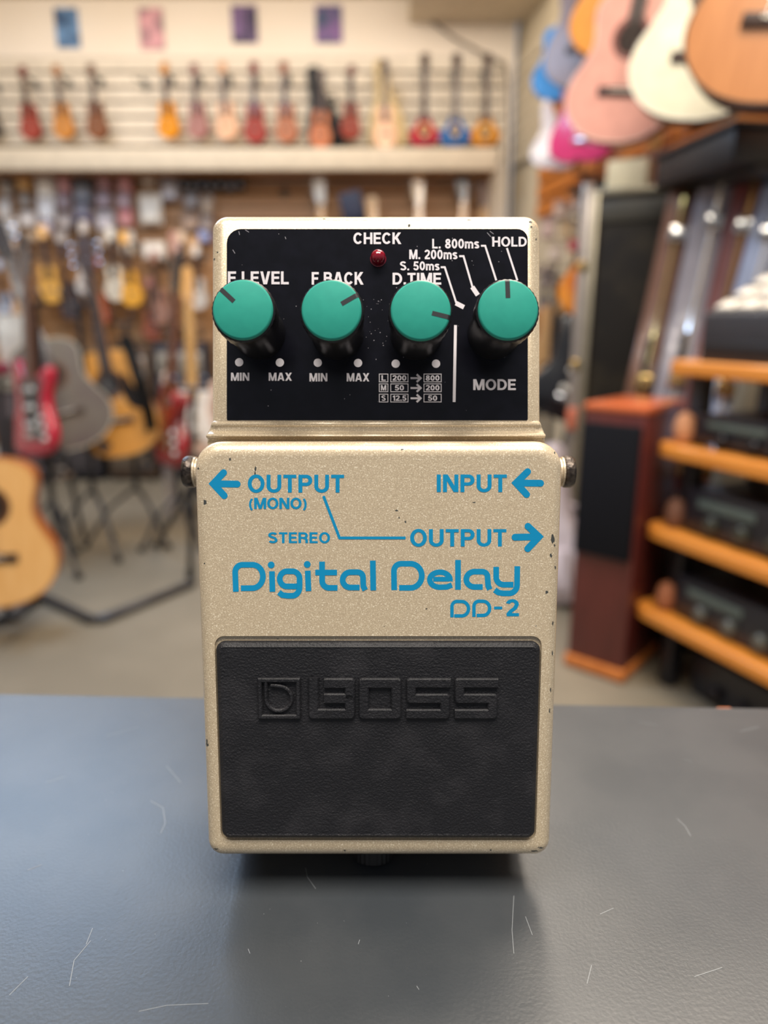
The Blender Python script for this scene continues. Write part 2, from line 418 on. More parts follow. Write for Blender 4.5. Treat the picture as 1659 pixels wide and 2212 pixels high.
def gig_bag(label, M, h, w, d, col, group=None, trim='2a2c33'):
    """soft bag: guitar shaped outline, padded, with zip, pocket and handle"""
    t = thing('gig_bag', label, 'gig bag', group=group); t.matrix_basis = M
    ol = sym([(0, 0), (.01, .10), (.05, .155), (.14, .175), (.25, .165), (.36, .145), (.45, .125), (.55, .08), (.75, .06), (.93, .055), (.99, .04), (1, 0)])
    f = lambda x, y, hh: Vector((x / .175 * w / 2, hh, y * h))
    bm = bm_new(); layers(bm, ol, [(.03, d / 2), (.008, d * .42), (0, d * .25), (0, -d * .25), (.008, -d * .42), (.03, -d / 2)], f); fin('bag_body', bm, mat(col, .75, 0, bump=.2, bscale=120), t)
    bm = bm_new(); lp = [f(x, y, 0) for x, y in inset(ol, -.003)]; tube(bm, lp + lp[:1], .006, 6); fin('zip', bm, mat(trim, .5), t)
    bm = bm_new(); layers(bm, rrect(-.1, .1, .08, .36, .03), [(0, -d / 2 + .004), (.006, -d / 2 - .02), (.02, -d / 2 - .026)], f); fin('pocket', bm, mat(col, .8), t)
    bm = bm_new(); tube(bm, [f(.10, .5, 0), f(.15, .52, 0), f(.15, .60, 0), f(.075, .62, 0)], .009, 6); fin('handle', bm, mat(trim, .6), t)
    return t
b, h = uke_frame(712, 140, 325, 5.16); gig_bag('black ukulele gig bag hanging behind an orange-brown ukulele', up(b, 0, -12), h, .24, .06, '16171b')
b, h = uke_frame(692, 150, 322, 5.04); guitar('ukulele', 'orange-brown ukulele in front of the black gig bag', 'ukulele', up(b, 0, 3), h, 'b5652f', '743818', pegs=4, depth=.12, wf=.8, group='ukuleles on the white slat panel', nf=1.4, strings=False, neckm=wood('b98a6a', 'a87755'))
n = b + Vector((0, -.01, h * .84)); hanger('black hook holding the orange-brown ukulele', n, (n.x, 5.24, n.z), 'ukulele hooks')
b, h = uke_frame(842, 128, 325, 5.14); gig_bag('pale straw gig bag behind a large tan ukulele', up(b, 0, -7), h, .25, .06, 'd6bf8f', trim='b39c6c')
b, h = uke_frame(832, 130, 322, 5.03); guitar('ukulele', 'large tan ukulele left of the red mandolin', 'ukulele', up(b, 5, -1), h, 'cf9566', 'a56b40', pegs=4, depth=.12, wf=.74, group='ukuleles on the white slat panel', nf=1.4, strings=False, neckm=wood('c29468', 'b08456'))
n = b + Vector((0, -.01, h * .84)); hanger('black hook holding the large tan ukulele', n, (n.x, 5.24, n.z), 'ukulele hooks')

# ------------------------------------------------------------------ accessory packets on the brown slat panel
ROWN = {0: 'top row', 1: 'second row', 2: 'third row', 3: 'fourth row'}
PK = [  # row, px, py of top, width px, height px, card colour, product colour, words
    (0, 12, 382, 22, 40, '5d5a58', 'b9b3ab', 'grey'), (0, 50, 378, 30, 32, 'd99a4b', 'e8b978', 'tan orange'), (0, 95, 376, 38, 48, 'f3ece0', 'fffaf0', 'cream white'), (0, 136, 378, 26, 34, 'd98a90', 'e9b6b9', 'pink'),
    (0, 175, 382, 40, 52, '4a4c55', '8a8d96', 'dark grey'), (0, 223, 376, 28, 32, 'd88b95', 'c59da0', 'dusty pink'), (0, 268, 376, 28, 36, 'dd8186', 'e3a9aa', 'rose'), (0, 321, 378, 26, 22, 'd8c5ad', 'e9dccb', 'beige'), (0, 365, 386, 34, 42, 'a9a6ab', 'd0cdd2', 'silver grey'),
    (1, 8, 430, 26, 40, 'c9c3bd', 'efe8df', 'pale grey'), (1, 52, 412, 24, 34, '7d746c', 'a59c93', 'taupe'), (1, 97, 428, 34, 44, 'f1eae4', 'ffffff', 'white'), (1, 135, 416, 26, 34, '92828a', 'b1a1a6', 'mauve grey'), (1, 176, 436, 34, 30, '77757f', 'a3a1ad', 'slate'),
    (1, 222, 410, 30, 36, '8d7f86', 'b19fa6', 'plum grey'), (1, 266, 414, 28, 34, 'a48d92', 'c2a9ad', 'dull pink'), (1, 323, 417, 46, 62, 'e3d8c6', 'f6efe1', 'large cream'), (1, 412, 416, 30, 32, '77716f', 'a29b98', 'stone grey'), (1, 447, 422, 24, 40, 'a28e7a', 'c0ab94', 'sand'),
    (2, 18, 470, 34, 34, 'e4dad0', 'fff7ee', 'off-white'), (2, 58, 456, 32, 32, 'ddd3cc', 'f4ece5', 'ivory'), (2, 97, 474, 26, 26, 'cfc6d2', 'ece4f0', 'pale lilac'), (2, 138, 460, 30, 32, 'a99d9a', 'c9beb9', 'warm grey'), (2, 175, 468, 36, 16, '8d87b8', 'b5b0d8', 'lavender'),
    (2, 225, 455, 38, 40, 'b8b0b2', 'd8d0d2', 'light grey'), (2, 270, 452, 30, 34, 'cf7d7d', 'e2a3a0', 'coral'), (2, 410, 460, 36, 36, '9c8370', 'b99d87', 'brown'), (2, 446, 464, 24, 34, '8f8078', 'b0a198', 'umber grey'),
    (3, 12, 494, 30, 36, 'c6c6c4', 'efefee', 'frosted white'), (3, 62, 500, 30, 22, 'bda183', 'd6bd9f', 'fawn'), (3, 93, 502, 26, 20, 'dd9a45', 'edb56a', 'amber'), (3, 130, 496, 26, 30, 'a59a93', 'c6bbb3', 'pebble grey'), (3, 186, 482, 34, 30, '6a5038', '8a6e50', 'dark brown'), (3, 228, 500, 34, 34, 'a28b74', 'c4ad95', 'khaki'),
    (3, 272, 498, 32, 50, 'd9cfc0', 'fbf4e8', 'bright cream'), (3, 331, 522, 46, 36, 'e6dccd', 'fff8ec', 'wide cream'), (3, 380, 500, 30, 52, 'd09a86', 'dfb29f', 'salmon'), (3, 415, 508, 30, 50, 'd0a374', 'e0b98c', 'caramel'), (3, 440, 492, 26, 30, '7d88b8', 'a9b3dc', 'pale blue')]
YP = 5.17
def packet(row, px, py, w, h, c1, c2, words):
    sc_ = YP / FPX / 1.05
    p = at(px, py, YP); W, H = w * sc_, h * sc_
    t = thing('accessory_packet', '%s accessory packet hanging in the %s on the brown slat panel' % (words, ROWN[row]), 'packet', (p.x, YP, p.z - H), group='accessory packets on the brown slat panel')
    bm = bm_new(); layers(bm, rrect(-W / 2, W / 2, 0, H, .006, 3), [(0, .003), (0, 0)], lambda x, y, z: Vector((x, z, y))); fin('card', bm, mat(c1, .5), t)
    bm = bm_new(); layers(bm, rrect(-W * .42, W * .42, H * .06, H * .68, W * .14, 4), [(0, 0), (.002, -.022), (.008, -.03)], lambda x, y, z: Vector((x, z, y))); fin('blister', bm, mat(c2, .22, coat=.5), t)
    bm = bm_new(); tube(bm, [(0, .085, H * .9), (0, -.055, H * .9), (0, -.068, H * .9 + .012)], .0035, 6); fin('peg', bm, MCHROME, t)
for a in PK: packet(*a)
# small black stomp switches in a row
for i, px in enumerate((398, 417, 437, 457, 478, 499, 520)):
    p = at(px, 398 + (i % 2) * 3, 5.16)
    t = thing('small_effect_box', ('matt black', 'charcoal', 'blue-black', 'dark grey', 'black and silver', 'smoke grey', 'jet black')[i] + ' little box pegged in the dark row right of the packets', 'box', p, group='row of dark little boxes on the brown slat panel')
    bm = bm_new(); box(bm, (0, 0, 0), (.055, .05, .07), .006); fin('case', bm, mat(('1d1d20', '2b2a2b', '1b1d29', '39373a', '222222', '45444a', '131316')[i], .4), t)
    bm = bm_new(); lathe(bm, [(.012, 0), (.012, .012), (.009, .016)], 12, Matrix.Translation((0, -.025, -.012)) @ Matrix.Rotation(R(90), 4, 'X')); fin('foot_button', bm, MCHROME, t)
    bm = bm_new(); tube(bm, [(0, .02, .02), (0, .09, .02)], .004, 6); fin('peg', bm, MCHROME, t)
e = at(612, 412, 5.14); hanger('empty hook on the brown slat panel above the pedal', e, (e.x, 5.24, e.z), 'hooks on the brown slat panel')
# electric guitars on the brown panel, mostly behind the pedal
def hang_electric(px, py_head, Y, label, body, head, **k):
    top = at(px, py_head, Y); M = up(top - Vector((0, 0, .98)), k.pop('yaw', 0), k.pop('tilt', 0))
    electric('electric_guitar', label, M, body, head=head, group='electric guitars on the brown slat panel', **k)
    n = top - Vector((0, -.01, .17)); hanger('hook carrying the ' + label.split(' on the')[0].split(' hanging')[0], n, (n.x, 5.24, n.z), 'hooks on the brown slat panel')
hang_electric(692, 376, 5.12, 'black electric guitar with silvery pale headstock on the brown slat panel', '1c1c20', 'e9e2d3')
hang_electric(806, 424, 5.12, 'natural electric guitar with honey headstock hanging low on the brown slat panel', 'c98d4c', 'e2b478', sil=SIL_SC)
hang_electric(906, 374, 5.12, 'cream electric guitar with maple headstock on the brown slat panel', 'e3d4b5', 'efcf9c')
hang_electric(1002, 370, 5.12, 'dark brown electric guitar with black headstock on the brown slat panel', '3a2418', '33291f', guard=None)
hang_electric(1046, 382, 5.14, 'walnut electric guitar at the right end of the brown slat panel', '57331f', '6b4425', guard=None, sil=SIL_SC)
# navy box on the panel
p = at(762, 450, 5.0)
t = thing('padded_pouch', 'navy padded pouch hanging on the brown slat panel behind the pedal', 'pouch', p, (0, R(-14), 0))
bm = bm_new(); box(bm, (0, 0, 0), (.15, .09, .2), .02); fin('pouch_body', bm, mat('1d2740', .7), t)
bm = bm_new(); box(bm, (0, -.048, -.03), (.12, .015, .1), .006); fin('pocket', bm, mat('18203a', .7), t)
bm = bm_new(); tube(bm, [(0, .02, .08), (0, .24, .08)], .005, 6); fin('peg', bm, MCHROME, t)
# second row of small instruments low on the brown panel
U2 = [(60, 520, 700, 'c9a37c', 'a98059', 'beige ukulele low on the brown slat panel'), (115, 486, 655, 'e0a84a', 'b57e28', 'golden yellow ukulele low on the brown slat panel'), (160, 528, 690, '3a3038', '241e24', 'black ukulele low on the brown slat panel beside a golden one'),
      (193, 476, 642, 'd6cbc2', 'a89c93', 'greyish white ukulele low on the brown slat panel'), (222, 556, 705, 'b5583a', '7c3520', 'rust red ukulele low on the brown slat panel'), (255, 492, 650, 'ddd2bd', 'b5a88f', 'ivory ukulele low on the brown slat panel'), (291, 500, 662, 'f0ad3a', 'c98622', 'amber yellow ukulele low on the brown slat panel'),
      (352, 540, 700, 'a77a68', '7d5546', 'dusty brown ukulele low on the brown slat panel'), (402, 500, 640, 'd8b58a', 'a9845a', 'sand coloured ukulele low on the brown slat panel'), (432, 530, 668, 'd9cfc3', 'b0a497', 'stone white ukulele low on the brown slat panel'),
      (20, 560, 700, 'b8c0d0', '7f8aa0', 'pale blue-grey ukulele low on the brown slat panel'), (330, 600, 735, '8e4c38', '6a3324', 'brick brown ukulele low on the brown slat panel')]
for px, y0, y1, ct, cs_, lb in U2:
    b, h = uke_frame(px, y0, y1, 5.06)
    guitar('ukulele', lb, 'ukulele', up(b, random.uniform(-20, 20), random.uniform(-4, 4)), h, ct, cs_, pegs=4, depth=.12, wf=.78, nf=1.5, head=ct, group='ukuleles low on the brown slat panel', strings=False, neckm=wood('8a6244', '7a5236'))
    n = b + Vector((0, -.01, h * .84)); hanger('small hook holding the ' + lb.split(' low on')[0], n, (n.x, 5.24, n.z), 'hooks on the brown slat panel')

# amplifiers along the back wall
def amp(label, px0, px1, py_top, Y, col, grille, group='combo amplifiers along the back wall'):
    a = at(px0, py_top, Y); b = at(px1, py_top, Y); W = b.x - a.x; H = a.z
    t = thing('combo_amplifier', label, 'amplifier', ((a.x + b.x) / 2, Y, 0), group=group)
    bm = bm_new(); box(bm, (0, .12, H / 2 + .01), (W, .26, H - .02), .012); fin('cabinet', bm, mat(col, .7, bump=.2, bscale=200), t)
    bm = bm_new(); box(bm, (0, -.014, H * .42), (W * .88, .012, H * .66), .004); fin('grille', bm, mat(grille, .8, 0, '4a4540', 180), t)
    bm = bm_new(); box(bm, (0, -.014, H * .86), (W * .88, .014, H * .14), .003); pn = fin('control_panel', bm, mat('b9b2a4', .35, .6), t)
    for k in range(5):
        bm = bm_new(); lathe(bm, [(.014, 0), (.014, .016), (.010, .018)], 12, Matrix.Translation((W * (-.32 + .16 * k), -.021, H * .86)) @ Matrix.Rotation(R(90), 4, 'X')); fin('control_knob', bm, MBLACK, pn)
    bm = bm_new(); tube(bm, [(-.09, .1, H - .004), (-.08, .1, H + .03), (.08, .1, H + .03), (.09, .1, H - .004)], .011, 8); fin('handle', bm, MBLACK, t)
    for sx in (-1, 1):
        bm = bm_new(); lathe(bm, [(.018, 0), (.02, .012)], 12, Matrix.Translation((sx * W * .4, .02, 0))); fin('rubber_foot', bm, MBLACK, t)
amp('dark mauve combo amplifier at the left behind the guitars', -30, 66, 790, 4.85, '4a3c40', '5a4c50')
amp('black combo amplifier behind the grey guitar', 84, 196, 760, 4.85, '2a272b', '4d4548')
amp('brown combo amplifier behind the natural acoustic guitar', 210, 318, 750, 4.85, '54402f', '7d674c')
amp('charcoal combo amplifier close to the pedal', 330, 440, 740, 4.9, '37343a', '574f55')

# ------------------------------------------------------------------ guitars on stands, left
def stand(label, foot, gz, yaw=0, spread=.20, front=True, group='guitar stands', pole=None):
    """tubular stand on the floor: pole, yoke, cradle arms and three legs"""
    t = thing('guitar_stand', label, 'stand', (foot.x, foot.y, 0), (0, 0, R(yaw)), group=group)
    hp = pole or gz + .62
    bm = bm_new(); tube(bm, [(0, .02, gz * .55), (0, .08, hp)], .013, 10); fin('pole', bm, MBLACK, t)
    for sd in (-1, 1):
        bm = bm_new(); tube(bm, [(0, .05, gz + .02), (sd * .10, .02, gz - .005), (sd * .115, -.10, gz - .012), (sd * .115, -.115, gz + .02)], .011, 8); fin('cradle_arm', bm, mat('2a2a2c', .8), t)
    for a in (-90 - 48, -90 + 48, 90):
        c, s_ = math.cos(R(a)), math.sin(R(a)); r = spread
        bm = bm_new(); tube(bm, [(0, .02, gz * .6), (c * r * .5, s_ * r * .5, gz * .42), (c * r, s_ * r, .014)], .009, 8); lg = fin('leg', bm, MBLACK, t)
        bm = bm_new(); tube(bm, [(c * r * .95, s_ * r * .95, .02), (c * r * 1.05, s_ * r * 1.05, .016)], .016, 8); fin('rubber_foot', bm, mat('0e0e0f', .9), lg)
    bm = bm_new(); tube(bm, [(-.05, .02, hp + .05), (-.05, .07, hp + .0), (.05, .07, hp), (.05, .02, hp + .05)], .008, 8); fin('neck_yoke', bm, MBLACK, t)
    return t
# nearest guitar, natural top, cut by the left edge
P = at(0, 1302, 2.30)
guitar('acoustic_guitar', 'pale natural acoustic guitar nearest the counter, cut by the left picture edge', 'guitar', up(P, 16, 2, -6), 1.03, wood('e8b878', 'dfab68', .3, .3), wood('a65a24', '8c4718', .3, .4), guard=None, head='7d3a20', hole='1a120d', depth=.12, bind='c98a4c')
t = thing('guitar_stand', 'black tubular stand with bent floor frame under the nearest acoustic guitar', 'stand', (0, 0, 0), group='guitar stands')
f1, f2, f3 = on_floor(92, 1288, .02), on_floor(208, 1342, .02), on_floor(418, 1258, .02)
bm = bm_new(); tube(bm, [on_floor(60, 1274, .02), f1, f1.lerp(f2, .5), f1.lerp(f2, .9), f2.lerp(f3, .06), f2.lerp(f3, .5), f3], .017, 10); fin('floor_frame', bm, MSTEEL if 0 else mat('57575a', .28, .7), t)
fl = Vector((P.x - .16, P.y + .08, .02))
bm = bm_new(); tube(bm, [f1, Vector((P.x - .05, P.y + .12, .02)), fl], .017, 10); fin('floor_frame', bm, mat('57575a', .28, .7), t)
pb = Vector((P.x - .05, P.y + .12, .02))
bm = bm_new(); tube(bm, [pb, Vector((P.x + .02, P.y + .2, .75))], .014, 10); fin('pole', bm, MBLACK, t)
for sd in (-1, 1):
    bm = bm_new(); c = Vector((P.x + sd * .1, P.y, P.z - .02)); tube(bm, [Vector((P.x - .03, P.y + .15, P.z + .05)), c + Vector((0, .06, 0)), c + Vector((0, -.1, .0)), c + Vector((0, -.12, .03))], .012, 8); fin('cradle_arm', bm, mat('2a2a2c', .8), t)
# stray legs of a tripod stand beside the pedal
t = thing('tripod_stand', 'black tripod stand with slanting legs just left of the pedal', 'stand', on_floor(412, 1262) + Vector((0, 0, .014)), group=None)
o0 = t.location.copy(); tp = at(418, 840, o0.y + .1) - o0
bm = bm_new(); tube(bm, [(0, 0.05, .25), tp], .012, 10); fin('pole', bm, MBLACK, t)
jn = at(416, 1042, o0.y + .05) - o0
for q in (on_floor(335, 1180) - o0, Vector((0, 0, .012)), Vector((.30, .1, .012))):
    bm = bm_new(); tube(bm, [jn, q], .013, 8); lg = fin('leg', bm, MBLACK, t)
    bm = bm_new(); q = Vector(q); d = (q - jn).normalized(); tube(bm, [q - d * .04, q], .018, 8); fin('rubber_foot', bm, mat('0e0e0f', .9), lg)
bm = bm_new(); tube(bm, [tp + Vector((-.06, -.05, .05)), tp + Vector((-.06, 0, 0)), tp, tp + Vector((.06, 0, 0)), tp + Vector((.06, -.05, .05))], .009, 8); fin('neck_yoke', bm, MBLACK, t)
# red electric guitar with white top item
P = at(80, 985, 2.95); electric('electric_guitar', 'crimson electric guitar standing behind the nearest acoustic', up(P, -35, -5, -8), 'b80f32', guard='17171d', head='3a2a22', neckw=wood('5b3a28', '4b2f20'), s=.92)
stand('black stand holding the crimson electric guitar', Vector((P.x, P.y + .06, 0)), P.z)
# white lamp-like amp top
P = at(46, 782, 3.3)
t = thing('cardboard_box', 'white cardboard box standing upright on a black stool at the left', 'box', P, (0, 0, R(12)))
bm = bm_new(); box(bm, (0, 0, .10), (.14, .12, .2), .006); fin('carton', bm, mat('e3dccd', .7), t)
bm = bm_new(); box(bm, (0, 0, .203), (.142, .122, .006)); fin('lid', bm, mat('efe9dc', .7), t)
t = thing('round_stool', 'black round stool carrying the white cardboard box', 'stool', (P.x, P.y, 0))
bm = bm_new(); lathe(bm, [(.15, P.z - .05), (.16, P.z - .04), (.16, P.z - .012), (.15, P.z)], 28); fin('seat', bm, mat('7d1626', .6), t)
for a in (45, 135, 225, 315):
    bm = bm_new(); tube(bm, [(.1 * math.cos(R(a)), .1 * math.sin(R(a)), P.z - .04), (.19 * math.cos(R(a)), .19 * math.sin(R(a)), .01)], .012, 8); fin('leg', bm, MBLACK, t)
bm = bm_new(); lathe(bm, [(.16, P.z * .4), (.168, P.z * .4 + .01), (.16, P.z * .4 + .02), (.152, P.z * .4 + .01), (.16, P.z * .4)], 28, None, False, False); fin('foot_ring', bm, MCHROME, t)
# grey acoustic
P = at(170, 968, 3.15); guitar('acoustic_guitar', 'smoky grey-brown acoustic guitar leaning in front of the orange natural one', 'guitar', up(P, 25, -13, -8), .98, mat('77705f', .3, 0, '5a4a48', 2.5, coat=.4), '4a3b38', guard=None, head='2a211c', bind='b9b09a')
stand('black stand holding the grey acoustic guitar', Vector((P.x, P.y + .08, 0)), P.z)
# orange natural acoustic
P = at(272, 985, 3.40); guitar('acoustic_guitar', 'orange natural acoustic guitar with black pickguard in the middle of the stand row', 'guitar', up(P, 8, -7, -8), 1.02, wood('dd9c4c', 'd08c3c', .3, .3), '9c5a26', guard='17130f', head='3a2418', hole='120c08', bind='c99b5a')
stand('black stand holding the orange natural acoustic guitar', Vector((P.x, P.y + .08, 0)), P.z, spread=.27)
# black leather strap of the orange guitar hangs at its side
bm = bm_new(); q0 = at(262, 735, 3.33); pts = [at(268, 725, 3.28), at(282, 760, 3.27), at(300, 820, 3.27), at(318, 880, 3.28), at(328, 930, 3.32)]
for i in range(len(pts) - 1):
    a, b = pts[i], pts[i + 1]; n_ = Vector((.028, 0, .008))
    for dy in (0,):
        v = [bm.verts.new(a - n_), bm.verts.new(a + n_), bm.verts.new(b + n_), bm.verts.new(b - n_)]; bm.faces.new(v)
g = bmesh.ops.solidify(bm, geom=bm.faces[:], thickness=.004)
tag(fin('guitar_strap', bm, mat('14130f', .6)), 'black strap hanging along the right side of the orange natural acoustic guitar', 'strap')
# red sunburst electric
P = at(366, 1008, 3.30); electric('electric_guitar', 'glossy red sunburst electric guitar standing left of the pedal', up(P, -52, 0, -8), mat('b3121f', .15, 0, '4a0c14', 5, coat=.8, lo=.42, hi=.6), guard=None, head='1d1213', sil=SIL_SC, neckw=wood('6b3a24', '5a2f1c'))
stand('black stand holding the red sunburst electric guitar', Vector((P.x, P.y + .08, 0)), P.z)
P = at(418, 985, 3.75); electric('electric_guitar', 'pale blush electric guitar half hidden behind the pedal on the left', up(P, 30, 4, -8), 'd9b9a4', guard='efe6da', head='d9a25c')
stand('black stand holding the pale blush electric guitar', Vector((P.x, P.y + .08, 0)), P.z)
# low white shelf unit
P = at(418, 955, 3.9)
t = thing('low_bench', 'low whitewashed bench behind the red sunburst guitar', 'bench', (P.x, P.y, 0))
bm = bm_new(); box(bm, (0, 0, P.z), (.34, .2, .05), .005); fin('bench_top', bm, mat('d9cfc8', .5), t)
for sx in (-1, 1):
    for sy in (-1, 1):
        bm = bm_new(); box(bm, (sx * .14, sy * .07, P.z / 2 - .01), (.03, .03, P.z - .03)); fin('leg', bm, mat('b8ada4', .6), t)

# ------------------------------------------------------------------ guitars on the right wall
def to_wall(p):
    """foot point on the right wall panel straight out from p"""
    l = WR.inverted() @ p; l.y = -.034; return WR @ l
def wall_guitar(kind, label, px, py_bot, Y, yaw, tilt, s, **k):
    P = at(px, py_bot, Y); M = up(P, yaw, tilt)
    if kind == 'e': electric('electric_guitar', label, M, s=s, group='guitars hanging on the right wall', **k); hz = .80
    else: guitar('acoustic_guitar', label, 'guitar', M, s, group='guitars hanging on the right wall', **k); hz = .85
    n = M @ Vector((0, .02, hz * s)); w = to_wall(n)
    hanger('wall hook carrying the ' + label.split(' hanging')[0], n, w, 'hooks on the right wall')
wall_guitar('a', 'brown mahogany acoustic guitar hanging nearest on the right wall', 1640, 240, 1.95, -30, 9, 1.06, top=wood('b87a44', 'a96c38', .35, .2), side='4a2a18', guard='3a1420', bind='3a2618')
wall_guitar('a', 'cream white acoustic guitar hanging beside the brown mahogany one', 1480, 268, 2.50, -26, 9, 1.02, top=mat('e8e2c4', .3, coat=.3), side='6b4a2a', rosette='5d4a34', bind='f3eedd')
wall_guitar('a', 'salmon pink acoustic guitar hanging behind the cream white one', 1322, 314, 2.95, -28, 9, 1.0, top=mat('e3a491', .35, coat=.2), side='a56a5c', rosette='7d4a40', bind='e9c2b4')
wall_guitar('a', 'small orange acoustic guitar hanging high behind the salmon pink one', 1316, 132, 3.45, -25, 4, .92, top=mat('ee9f42', .3, coat=.3), side='b56a20')
wall_guitar('e', 'lavender electric guitar hanging high between the orange and cream ones', 1384, 92, 3.35, -20, 3, 1.0, body='c2bfe6', guard='e2e0f4', head='c9c4e2')
wall_guitar('a', 'grey stained acoustic guitar hanging beside the blue one', 1258, 196, 3.65, -35, 3, .95, top=mat('84777c', .35, coat=.2), side='544a4e')
wall_guitar('a', 'small blue ukulele-shaped guitar hanging farthest on the right wall', 1203, 222, 4.25, -25, 4, .72, top=mat('2f86d0', .3, coat=.3), side='1d4d86', rosette='1b3f6b')
wall_guitar('e', 'magenta electric guitar hanging below the blue guitar', 1252, 352, 3.75, -38, 6, .98, body='e0397c', guard='e46a9a', head='d9b073')
wall_guitar('e', 'bright white electric guitar hanging lowest in the far corner', 1192, 366, 4.05, -10, 8, .72, body='fbfbff', guard='ffffff', head='efe9dc')

# shelf with black box, boxes, cases
P = at(1578, 398, 2.35)
t = thing('black_equipment_box', 'black cabinet on a bracket high beside the leaning cases', 'box', (P.x + .01, P.y, P.z), (0, 0, R(8.5)))
bm = bm_new(); box(bm, (0, 0, .06), (.30, .42, .09), .012); fin('cabinet', bm, mat('15161c', .5), t)
bm = bm_new(); box(bm, (0, 0, .112), (.32, .44, .014), .004); fin('lid', bm, mat('20222c', .35), t)
bm = bm_new(); box(bm, (.06, 0, .005), (.26, .40, .018), .002); fin('bracket_board', bm, MBLACK, t)
def flight_case(label, c, W, D, H, yaw, tilt=0):
    t = thing('flight_case', label, 'case', c, (0, R(tilt), R(yaw)))
    bm = bm_new(); box(bm, (0, 0, H / 2), (W, D, H), .008); fin('case_shell', bm, mat('2b251a', .6, 0, '18140f', 5, lo=.42, hi=.58, spec=.2), t)
    bm = bm_new()
    for sx in (-1, 1):
        for sy in (-1, 1): box(bm, (sx * W / 2, sy * D / 2, H / 2), (.026, .026, H + .004), .004)
    for z in (0.01, H):
        for sy in (-1, 1): box(bm, (0, sy * D / 2, z), (W, .022, .022), .003)
        for sx in (-1, 1): box(bm, (sx * W / 2, 0, z), (.022, D, .022), .003)
    fin('edge_trim', bm, mat('a59c86', .35, .8), t)
    for z in (.3 * H, .52 * H, .84 * H):
        bm = bm_new(); box(bm, (-W / 2 - .01, -D * .1, z), (.014, .06, .08), .004); lt = fin('latch', bm, mat('d9b56a', .3, .9), t)
    bm = bm_new(); box(bm, (0, -D / 2 - .004, H * .955), (W * .94, .008, .075), .002); fin('lid_band', bm, mat('3d3a30', .5), t)
P = at(1393, 420, 2.95); P.z = 0
flight_case('tall dark flight case with metal edges behind the wooden speaker', P + Vector((.0, 0, 0)), .31, .24, at(1395, 420, 2.95).z, -28)
zt = at(1395, 420, 2.95).z + .012
for (dx, dy, w, d, h, c, lb) in ((-.06, 0, .15, .14, .10, 'd9cfae', 'cream carton on top of the tall flight case'), (.075, .03, .12, .15, .14, 'd9a99c', 'pink carton on top of the tall flight case')):
    t = thing('carton', lb, 'box', (P.x + dx, P.y + dy, zt), (0, 0, R(-30)), group='cartons on the flight case')
    bm = bm_new(); box(bm, (0, 0, h / 2), (w, d, h), .003); fin('carton_body', bm, mat(c, .7), t)
    bm = bm_new(); box(bm, (0, 0, h + .001), (w * .3, d * 1.01, .002)); fin('tape', bm, mat('c9b98f', .4), t)
P2 = at(1300, 395, 3.15); t = thing('rack_rail', 'pale metal rack rail with two uprights beside the tall flight case', 'rail', (P2.x, P2.y, 0), (0, 0, R(-25)))
for k in (-.05, .04):
    bm = bm_new(); box(bm, (k, 0, P2.z / 2), (.045, .05, P2.z), .005); up_ = fin('upright', bm, mat('b3a79c', .35, .5), t)
    for z in (.55, .8):
        bm = bm_new(); lathe(bm, [(.022, 0), (.022, .012), (.014, .02)], 14, Matrix.Translation((k, -.025, P2.z * z)) @ Matrix.Rotation(R(90), 4, 'X')); fin('bolt_head', bm, mat('d8b878', .3, .9), up_)
bm = bm_new(); box(bm, (-.005, 0, .02), (.2, .22, .04), .004); fin('foot_plate', bm, mat('8a8078', .5), t)

SH_ = at(1292, 404, 3.6); w0 = to_wall(SH_)
t = thing('wall_bracket_shelf', 'small black shelf below the orange slat panel in the right corner', 'shelf', SH_, (0, 0, R(-81.5)))
bm = bm_new(); box(bm, (0, (w0 - SH_).length / 2 - .05, 0), (.34, (w0 - SH_).length + .06, .022), .003); fin('board', bm, mat('1c1b1b', .5), t)
bm = bm_new(); box(bm, (0, (w0 - SH_).length * .75, -.05), (.02, (w0 - SH_).length * .5, .08), .003); fin('bracket', bm, MBLACK, t)
for i, (px, py, w, h, c1, c2, lb) in enumerate(((1212, 432, 30, 40, 'b3988a', 'cdb6a8', 'dusky beige'), (1252, 424, 30, 34, 'a8958c', 'c4b3aa', 'grey-brown'), (1186, 470, 28, 44, 'b59a92', 'd2b9b0', 'rosy grey'), (1226, 478, 30, 36, 'c2a57e', 'dcc29c', 'straw yellow'), (1268, 466, 30, 40, '8f837e', 'aca09a', 'mouse grey'),
        (1242, 516, 26, 26, 'b5424c', 'c9656c', 'crimson'), (1200, 524, 30, 40, 'cbb8a4', 'e3d4c4', 'oatmeal'), (1182, 575, 30, 46, 'bba9a0', 'd6c6be', 'ash pink'), (1176, 640, 26, 46, 'a59a96', 'c2b8b4', 'cool grey'))):
    YY = 3.95 if px < 1230 else 3.7; p = at(px, py, YY); W, H = w * YY / FPX / 1.05, h * YY / FPX / 1.05; q_ = to_wall(p)
    t = thing('accessory_packet', lb + ' packet hung on the right wall beside the slat corner, above the black guitar', 'packet', (p.x, p.y, p.z - H), group='accessory packets on the right wall')
    bm = bm_new(); layers(bm, rrect(-W / 2, W / 2, 0, H, .006, 3), [(0, .003), (0, 0)], lambda x, y, z: Vector((x, z, y))); fin('card', bm, mat(c1, .5), t)
    bm = bm_new(); layers(bm, rrect(-W * .42, W * .42, H * .06, H * .68, W * .14, 4), [(0, 0), (.002, -.022), (.008, -.03)], lambda x, y, z: Vector((x, z, y))); fin('blister', bm, mat(c2, .22, coat=.5), t)
    d_ = q_ - p; bm = bm_new(); tube(bm, [Vector((d_.x, d_.y, H * .9)), Vector((0, -.02, H * .9)), Vector((0, -.03, H * .9 + .012))], .0035, 6); fin('peg', bm, MCHROME, t)

